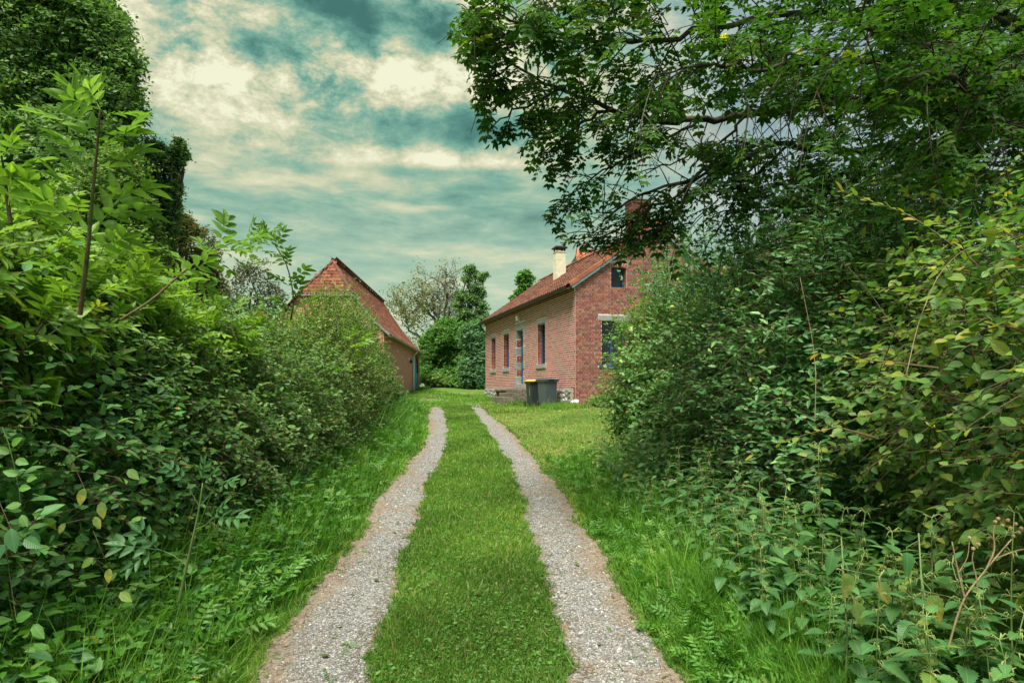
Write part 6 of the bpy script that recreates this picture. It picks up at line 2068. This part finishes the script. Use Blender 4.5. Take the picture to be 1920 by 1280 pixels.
def gravel():
    V = [(-.5, 0, 0), (.5, 0, 0), (0, -.4, .05), (0, .42, 0), (.05, .02, .34), (0, 0, -.3)]
    Fc = [(0, 2, 4), (2, 1, 4), (1, 3, 4), (3, 0, 4), (2, 0, 5), (1, 2, 5), (3, 1, 5), (0, 3, 5)]
    S = Tpl(V, Fc)
    n = 34000
    d = rand_depth(n, 2.3, 14, 1.6)
    k = RNG.random(n) < .5
    t = np.clip(RNG.normal(.5, .21, n), .03, .97)
    x = np.where(k, track_x(0, d) * (1 - t) + track_x(1, d) * t, track_x(2, d) * (1 - t) + track_x(3, d) * t)
    z = gz(x, d) + .007
    size = .0068 * RNG.lognormal(0, .42, n) * (1 + .05 * d)
    g_ = .78 * np.array([.20, .27, .34, .42, .60, .14])[RNG.choice(6, n, p=[.22, .26, .22, .15, .07, .08])][:, None]
    col = g_ * np.array([1.0, .985, .97]) * RNG.uniform(.85, 1.15, (n, 1)) + RNG.normal(0, .012, (n, 3)) * np.array([1, .5, .2])
    ax = norm(RNG.normal(0, 1, (n, 3)) * np.array([1, 1, .2])); nz = norm(Z3 + RNG.normal(0, .3, (n, 3)))
    o = link('gravel', S.instances('gravel', np.stack([x, d, z], 1), ax, nz, size, M_GRAVEL, np.clip(col, .03, .8), smooth=False))
    o['kind'] = 'stuff'; o['label'] = 'small loose grey stones lying on both wheel tracks'
    # dry needles and straw along the dusty edges
    n = 7000
    d = rand_depth(n, 2.3, 10, 1.5)
    e = RNG.integers(0, 4, n)
    x = np.select([e == 0, e == 1, e == 2, e == 3], [track_x(i, d) for i in range(4)])
    inn = np.where((e == 0) | (e == 2), 1.0, -1.0)
    x = x + inn * (RNG.random(n) ** 1.5) * np.where((e == 0) | (e == 3), .38, .14)
    S2 = Tpl([(0, -.5, 0), (0, .5, 0), (1, .4, .02), (1, -.4, .02)], [(0, 1, 2, 3)])
    ax = norm(RNG.normal(0, 1, (n, 3)) * np.array([1, 1, .12])); nz = norm(Z3 + RNG.normal(0, .2, (n, 3)))
    o = link('dry_straw', S2.instances('dry_straw', np.stack([x, d, gz(x, d) + .009], 1), ax, nz, RNG.uniform(.02, .06, n), M_GRASS, pick_col(n, [(3, (.17, .13, .085)), (2, (.23, .18, .12)), (1, (.11, .08, .055))]), width=RNG.uniform(.0012, .0028, n) * (1 + .12 * d)))
    o['kind'] = 'stuff'; o['label'] = 'dry brown needles and straw along the edges of the tracks'


gravel()


# ------------------------------------------------------------------ nettles and single plants
N_PAL = [(3, (.058, .155, .054)), (3, (.078, .190, .066)), (1, (.11, .225, .075))]
N_YEL = [(1, (.17, .24, .05)), (1, (.30, .30, .06))]


def nettle_proto(h, yellow=False):
    """one nettle: stem, decussate pairs of toothed leaves, tassels"""
    npair = max(6, int(h / .068))
    parts = []
    t = np.linspace(0, 1, 8)[:, None]
    bend = np.array([random.uniform(-.12, .12), random.uniform(-.12, .12), 0]) * h
    Q = t * np.array([0, 0, h]) + bend * t ** 2
    parts.append(('stem', tube_mesh('stem', [(Q, np.linspace(.0042, .0018, 8))], M_STEM, 5), None))
    a0 = random.uniform(0, 6.28)
    lf = [T_NETTLE.single('leaf', M_LEAF, c) for c in pick_col(4, N_YEL if yellow else N_PAL)]
    fl = []
    for k in range(npair):
        f = .14 + .86 * k / (npair - 1)
        p = np.array([np.interp(f, t[:, 0], Q[:, j]) for j in range(3)])
        L = .135 * (1.05 - .62 * max(0, f - .35) / .65) * random.uniform(.85, 1.15)
        for s in (0, math.pi):
            a = a0 + k * math.pi / 2 + s + random.uniform(-.25, .25)
            el = random.uniform(-.35, .15) + .45 * max(0, f - .75) / .25 - (.45 if f < .45 else 0)
            X = np.array([math.cos(a) * math.cos(el), math.sin(a) * math.cos(el), math.sin(el)])
            Zv = norm(Z3 * 1.0 + np.array([math.cos(a), math.sin(a), 0]) * (.3 if el < 0 else -.2) + RNG.normal(0, .12, 3))
            Y = norm(np.cross(Zv, X)); Zz = np.cross(X, Y)
            st = p + X * .028
            M = Matrix(((X[0] * L, Y[0] * L, Zz[0] * L, st[0]), (X[1] * L, Y[1] * L, Zz[1] * L, st[1]), (X[2] * L, Y[2] * L, Zz[2] * L, st[2]), (0, 0, 0, 1)))
            parts.append(('leaf', random.choice(lf), M))
            fl.append((np.array([p, p + X * .03]), np.array([.0014, .001])))
            if f > .55:
                for _ in range(3):
                    e = p + np.array([math.cos(a + random.uniform(-.7, .7)), math.sin(a + random.uniform(-.7, .7)), 0]) * random.uniform(.02, .055) + np.array([0, 0, random.uniform(-.03, .02)])
                    m = (p + e) / 2 + np.array([0, 0, .012])
                    fl.append((np.array([p, m, e - np.array([0, 0, .012])]), np.array([.0012, .0022, .0008])))
    parts.append(('flower_tassels', tube_mesh('flower_tassels', fl, M_TASSEL, 3), None))
    return parts


M_TASSEL = mat_plain('nettle_flowers', (.22, .28, .09), .8, .2, 0, .2, 60.0)


def plant_nettles():
    protos = [nettle_proto(h) for h in (.50, .58, .66, .72, .80, .62)]
    yel = [nettle_proto(h, True) for h in (.55, .65)]
    spots = []
    tries = 0
    while len(spots) < 165 and tries < 6000:
        tries += 1
        d = float(rand_depth(1, 2.2, 9.5, 1.3)[0])
        x = random.uniform(float(hedge_r(d)) - .95, float(hedge_r(d)) + .10)
        if x < float(track_x(3, np.array([d]))[0]) + .50: continue
        if all((x - a) ** 2 + (d - b) ** 2 > (.065 + .005 * d) ** 2 for a, b in spots): spots.append((x, d))
    def kindly(o):
        if o.name.startswith('flower_tassels'): o['kind'] = 'stuff'
        return o
    for i, (x, d) in enumerate(spots):
        yl = i % 14 == 4
        pr = random.choice(yel if yl else protos)
        front = np.clip((float(hedge_r(d)) - x) / .9, 0, 1)
        sc = random.uniform(.85, 1.15) * (1.12 - .50 * front)
        label = 'stinging nettle with yellowing lower leaves in the patch below the right hedge' if yl else 'green stinging nettle in the dense patch below the right hedge'
        root = thing('nettle', label, 'nettle', (x, d, float(gz(x, d)) - .02), random.uniform(0, 6.28), 'yellowing nettles below the right hedge' if yl else 'green nettles below the right hedge')
        root.scale = (sc, sc, sc)
        root.rotation_euler = (random.uniform(-.12, .12), random.uniform(-.22, .05), random.uniform(0, 6.28))
        for (nm, me, M) in pr:
            o = kindly(link(nm, me, root))
            if M is not None: o.matrix_local = M
    # a few at the left below the brambles
    for (x, d) in [(-2.0, 4.4), (-2.15, 4.9), (-2.05, 5.5), (-2.2, 6.2), (-1.95, 3.9), (-2.2, 7.0)]:
        root = thing('nettle', 'stinging nettle standing in the weeds below the left hedge', 'nettle', (x, d, float(gz(x, d)) - .02), random.uniform(0, 6.28), 'nettles below the left hedge')
        s = random.uniform(.8, 1.0); root.scale = (s, s, s)
        for (nm, me, M) in random.choice(protos):
            o = kindly(link(nm, me, root))
            if M is not None: o.matrix_local = M


plant_nettles()


def big_yellow_nettle():
    # the large toothed leaves, some yellow, hanging in front at the lower right
    for (label, px, py, d, cols) in [('large nettle leaves turning yellow hanging in front of the patch', [(1590, 1075), (1605, 1130), (1650, 1090), (1560, 1040)], None, 2.55, [(.24, .24, .06), (.16, .21, .05), (.26, .24, .06), (.07, .18, .06)]),
                                     ('two big yellow mottled nettle leaves by the dry stalk', [(1745, 1115), (1815, 1135), (1700, 1035)], None, 2.45, [(.30, .27, .05), (.28, .23, .04), (.06, .17, .06)])]:
        P = [W(a, b, d + .03 * i) for i, (a, b) in enumerate(px)]
        base = np.mean(P, axis=0); base[2] = float(gz(base[0], base[1]))
        base[1] += .08
        root = thing('nettle', label, 'nettle', tuple(base))
        top = np.array([0, .02, max(p[2] for p in P) - base[2] + .06])
        lines = [(np.stack([np.zeros(3), top * .5 + np.array([.02, 0, 0]), top]), np.array([.005, .004, .003]))]
        for p, c in zip(P, cols):
            q = p - base
            lines.append((np.array([top * (q[2] + .03) / top[2], q + np.array([0, 0, .02]), q]), np.array([.0018, .0015, .0012])))
            me = T_NETTLE.single('leaf', M_SPOT if c[0] > .1 else M_LEAF, c)
            o = link('leaf', me, root)
            X = norm(np.array([random.uniform(-.35, .35), -.35, -.85])); Zv = norm(np.array([random.uniform(-.3, .3), -1, .35])); Y = norm(np.cross(Zv, X)); Zz = np.cross(X, Y); s = random.uniform(.085, .115)
            o.matrix_local = Matrix(((X[0] * s, Y[0] * s, Zz[0] * s, q[0]), (X[1] * s, Y[1] * s, Zz[1] * s, q[1]), (X[2] * s, Y[2] * s, Zz[2] * s, q[2]), (0, 0, 0, 1)))
        link('stem', tube_mesh('stem', lines, M_STEM, 5), root)


big_yellow_nettle()


def single_plants():
    def branchy(name, label, cat, lines_px, d, mat, balls=None):
        L = []
        o0 = None
        for (pts, r0, r1) in lines_px:
            P = np.array([W(p[0], p[1], d + (p[2] if len(p) > 2 else 0)) for p in pts])
            if o0 is None: o0 = P[0].copy()
            n = (len(P) - 1) * 3 + 1
            t = np.linspace(0, 1, len(P)); tt = np.linspace(0, 1, n)
            Q = np.stack([np.interp(tt, t, P[:, k]) for k in range(3)], 1)
            Q[1:-1] = (Q[:-2] + Q[1:-1] * 2 + Q[2:]) / 4
            L.append((Q - o0, np.linspace(r0, r1, n)))
        root = thing(name, label, cat, tuple(o0))
        link('stem', tube_mesh('stem', L, mat, 6), root)
        if balls is not None:
            import bmesh
            bm = bmesh.new(); bmesh.ops.create_icosphere(bm, subdivisions=1, radius=.008)
            me = bpy.data.meshes.new('seed_head'); bm.to_mesh(me); bm.free(); me.materials.append(M_STALK)
            for b in balls:
                link('seed_head', me, root, tuple(W(b[0], b[1], d) - o0))
        return root
    branchy('dry_stalk', 'dry pale branched stalk with seed heads at the right edge', 'stalk',
            [([(1778, 1215), (1790, 1170), (1808, 1118), (1850, 1065), (1897, 1010)], .0042, .0024), ([(1808, 1118), (1796, 1070), (1785, 1015)], .004, .002), ([(1850, 1065), (1866, 1030), (1862, 1000), (1866, 980)], .004, .0015),
             ([(1832, 1128), (1832, 1085), (1822, 1050), (1826, 1030)], .003, .0015), ([(1870, 1045), (1910, 1030), (1950, 1025)], .003, .0015), ([(1798, 1072), (1815, 1045), (1818, 1010)], .002, .001)],
            2.35, M_STALK, [(1866, 978), (1872, 972), (1880, 985), (1895, 990), (1905, 982), (1910, 998), (1825, 1028), (1835, 1020), (1900, 1005), (1915, 990), (1890, 975), (1818, 1008)])
    hg = branchy('hogweed_stalk', 'thick pale green hogweed stalk in the weeds at the lower left', 'plant', [([(335, 1130), (350, 1060), (366, 990), (374, 950), (380, 905)], .009, .0025), ([(366, 992), (385, 985), (400, 970)], .004, .002), ([(350, 1060), (325, 1040), (300, 1030)], .0035, .002), ([(374, 950), (360, 925), (352, 905)], .0025, .0012), ([(374, 950), (392, 928), (405, 915)], .0025, .0012)], 3.3, M_STEM)
    def hl(px, py, s, ang):
        q = W(px, py, 3.25) - np.array(hg.location)
        me = T_ELDERN.single('leaf', M_LEAF, (.075, .19, .075)); o = link('leaf', me, hg); s *= 1.6
        X = norm(np.array([math.cos(ang), -.4, math.sin(ang)])); Zv = norm(np.array([0, -.7, 1.0])); Y = norm(np.cross(Zv, X)); Zz = np.cross(X, Y)
        o.matrix_local = Matrix(((X[0] * s, Y[0] * s, Zz[0] * s, q[0]), (X[1] * s, Y[1] * s, Zz[1] * s, q[1]), (X[2] * s, Y[2] * s, Zz[2] * s, q[2]), (0, 0, 0, 1)))
    for a in [(300, 1030, .16, 2.8), (298, 1028, .13, 3.6), (300, 1032, .13, 2.1), (400, 970, .14, .2), (398, 972, .11, .9), (380, 905, .10, 1.4), (352, 905, .10, 2.2), (405, 915, .10, .5), (380, 907, .09, .8)]: hl(*a)
    # yellow spotted leaves under the left bush
    def sprig(name, label, leaves, d, tpl, cat='twig', stem=None):
        P = [W(a[0], a[1], d) for a in leaves]
        base = P[0]
        root = thing(name, label, cat, tuple(base))
        pts = stem or [(leaves[0][0] - 30, leaves[0][1] - 70)] + [(a[0], a[1]) for a in leaves]
        S = np.array([W(p[0], p[1], d + .02) for p in pts]) - base
        link('stem', tube_mesh('stem', [(S, np.linspace(.0018, .001, len(S)))], M_TWIG if name != 'bramble_shoot' else M_STEM, 5), root)
        for a, p in zip(leaves, P):
            px, py, s, c, ang = a
            q = p - base
            o = link('leaf', tpl.single('leaf', M_SPOT if c[0] > .2 else M_LEAF, c), root)
            X = norm(np.array([math.cos(ang), -.3, math.sin(ang)])); Zv = norm(np.array([.15, -1, .45])); Y = norm(np.cross(Zv, X)); Zz = np.cross(X, Y)
            o.matrix_local = Matrix(((X[0] * s, Y[0] * s, Zz[0] * s, q[0]), (X[1] * s, Y[1] * s, Zz[1] * s, q[1]), (X[2] * s, Y[2] * s, Zz[2] * s, q[2]), (0, 0, 0, 1)))
    Y1, Y2 = (.29, .27, .04), (.22, .22, .04)
    sprig('leafy_twig', 'twig with yellow spotted leaves in the shade of the left bush', [(158, 915, .075, Y1, -1.7), (190, 940, .075, Y2, -1.3), (178, 968, .06, Y1, -1.0), (122, 980, .05, Y2, -2.0), (240, 880, .07, (.10, .2, .03), -.6)], 2.75, T_OVATE)
    sprig('leafy_twig', 'twig ending in one pale yellow leaf low in the left weeds', [(205, 1065, .06, Y1, -1.5), (175, 1045, .06, (.12, .2, .04), -2.4), (225, 1110, .07, (.14, .22, .04), -.5)], 2.7, T_OVATE)
    BG = (.045, .14, .05)
    sprig('bramble_shoot', 'arching bramble shoot with small light green leaves at the left edge', [(22, 835, .055, (.09, .22, .04), .6), (30, 862, .055, (.09, .22, .04), -.2), (34, 890, .05, (.10, .24, .05), 2.8), (36, 915, .05, (.09, .22, .04), .1), (40, 945, .05, (.10, .24, .05), 3.3), (40, 965, .05, (.09, .22, .04), -.9), (18, 850, .05, (.09, .2, .04), 2.6), (50, 900, .045, (.10, .24, .05), .3)], 2.25, T_OVATE, 'twig', [(4, 800), (16, 830), (26, 870), (36, 920), (42, 975)])
    sprig('leafy_twig', 'twig with large bluish green rounded leaves at the lower left edge', [(20, 990, .085, BG, -1.2), (45, 1010, .075, BG, -.3), (10, 1020, .08, (.04, .12, .055), -2.2), (30, 1160, .07, (.07, .19, .04), .4), (62, 1170, .065, (.08, .2, .04), -.7)], 2.15, T_OVATE)
    # white flower heads in the right verge
    for (px, py, d, lab) in [(1195, 940, 6.6, 'small white umbel flower in the right verge'), (1258, 903, 6.4, 'second small white flower head near the dark foot of the right hedge')]:
        p = W(px, py, d); z0 = float(gz(p[0], p[1]))
        root = thing('white_flower', lab, 'flower', (p[0], p[1], z0))
        L = [(np.array([[0, 0, 0], [.02, 0, (p[2] - z0) * .6], [0, 0, p[2] - z0]]), np.array([.003, .0025, .002]))]
        mb = MB()
        for k in range(9):
            a = k * 2.4; r = .012 * math.sqrt(k) * 1.3
            e = np.array([r * math.cos(a), r * math.sin(a), p[2] - z0 + .02 - r * .2])
            L.append((np.array([[0, 0, p[2] - z0], e]), np.array([.0012, .001])))
            mb.box(e[0] - .009, e[0] + .009, e[1] - .009, e[1] + .009, e[2], e[2] + .006)
        link('stem', tube_mesh('stem', L, M_STEM, 4), root)
        mb.build('flower_head', M_WHITE, root, bevel=.002)


single_plants()


def fallen_leaves():
    mes = [T_OVATE.single('fallen_leaf', M_SPOT, c) for c in [(.24, .17, .06), (.16, .09, .045), (.27, .23, .07), (.12, .075, .04)]]
    spots = [(1222, 1190, 'curled brown fallen leaf at the outer edge of the right track')]
    for (px, py) in [(640, 1180), (700, 1090), (760, 1010), (735, 1000), (905, 1120), (868, 1010), (1120, 1215), (1080, 1060), (1010, 930), (860, 905), (800, 900), (600, 1235), (940, 1240), (830, 1180)]:
        spots.append((px, py, None))
    for px, py, lab in spots:
        p = G(px, py)
        o = link('fallen_leaf', random.choice(mes))
        s_ = random.uniform(.04, .06)
        o.matrix_local = Matrix.Translation((p[0], p[1], p[2] + .022)) @ Matrix.Rotation(random.uniform(0, 6.28), 4, 'Z') @ Matrix.Rotation(random.uniform(-.4, .4), 4, 'X') @ Matrix.Scale(s_, 4)
        tag(o, lab or 'small dry fallen leaf lying on the lane', 'leaf', None if lab else 'dry leaves fallen on the lane')


fallen_leaves()
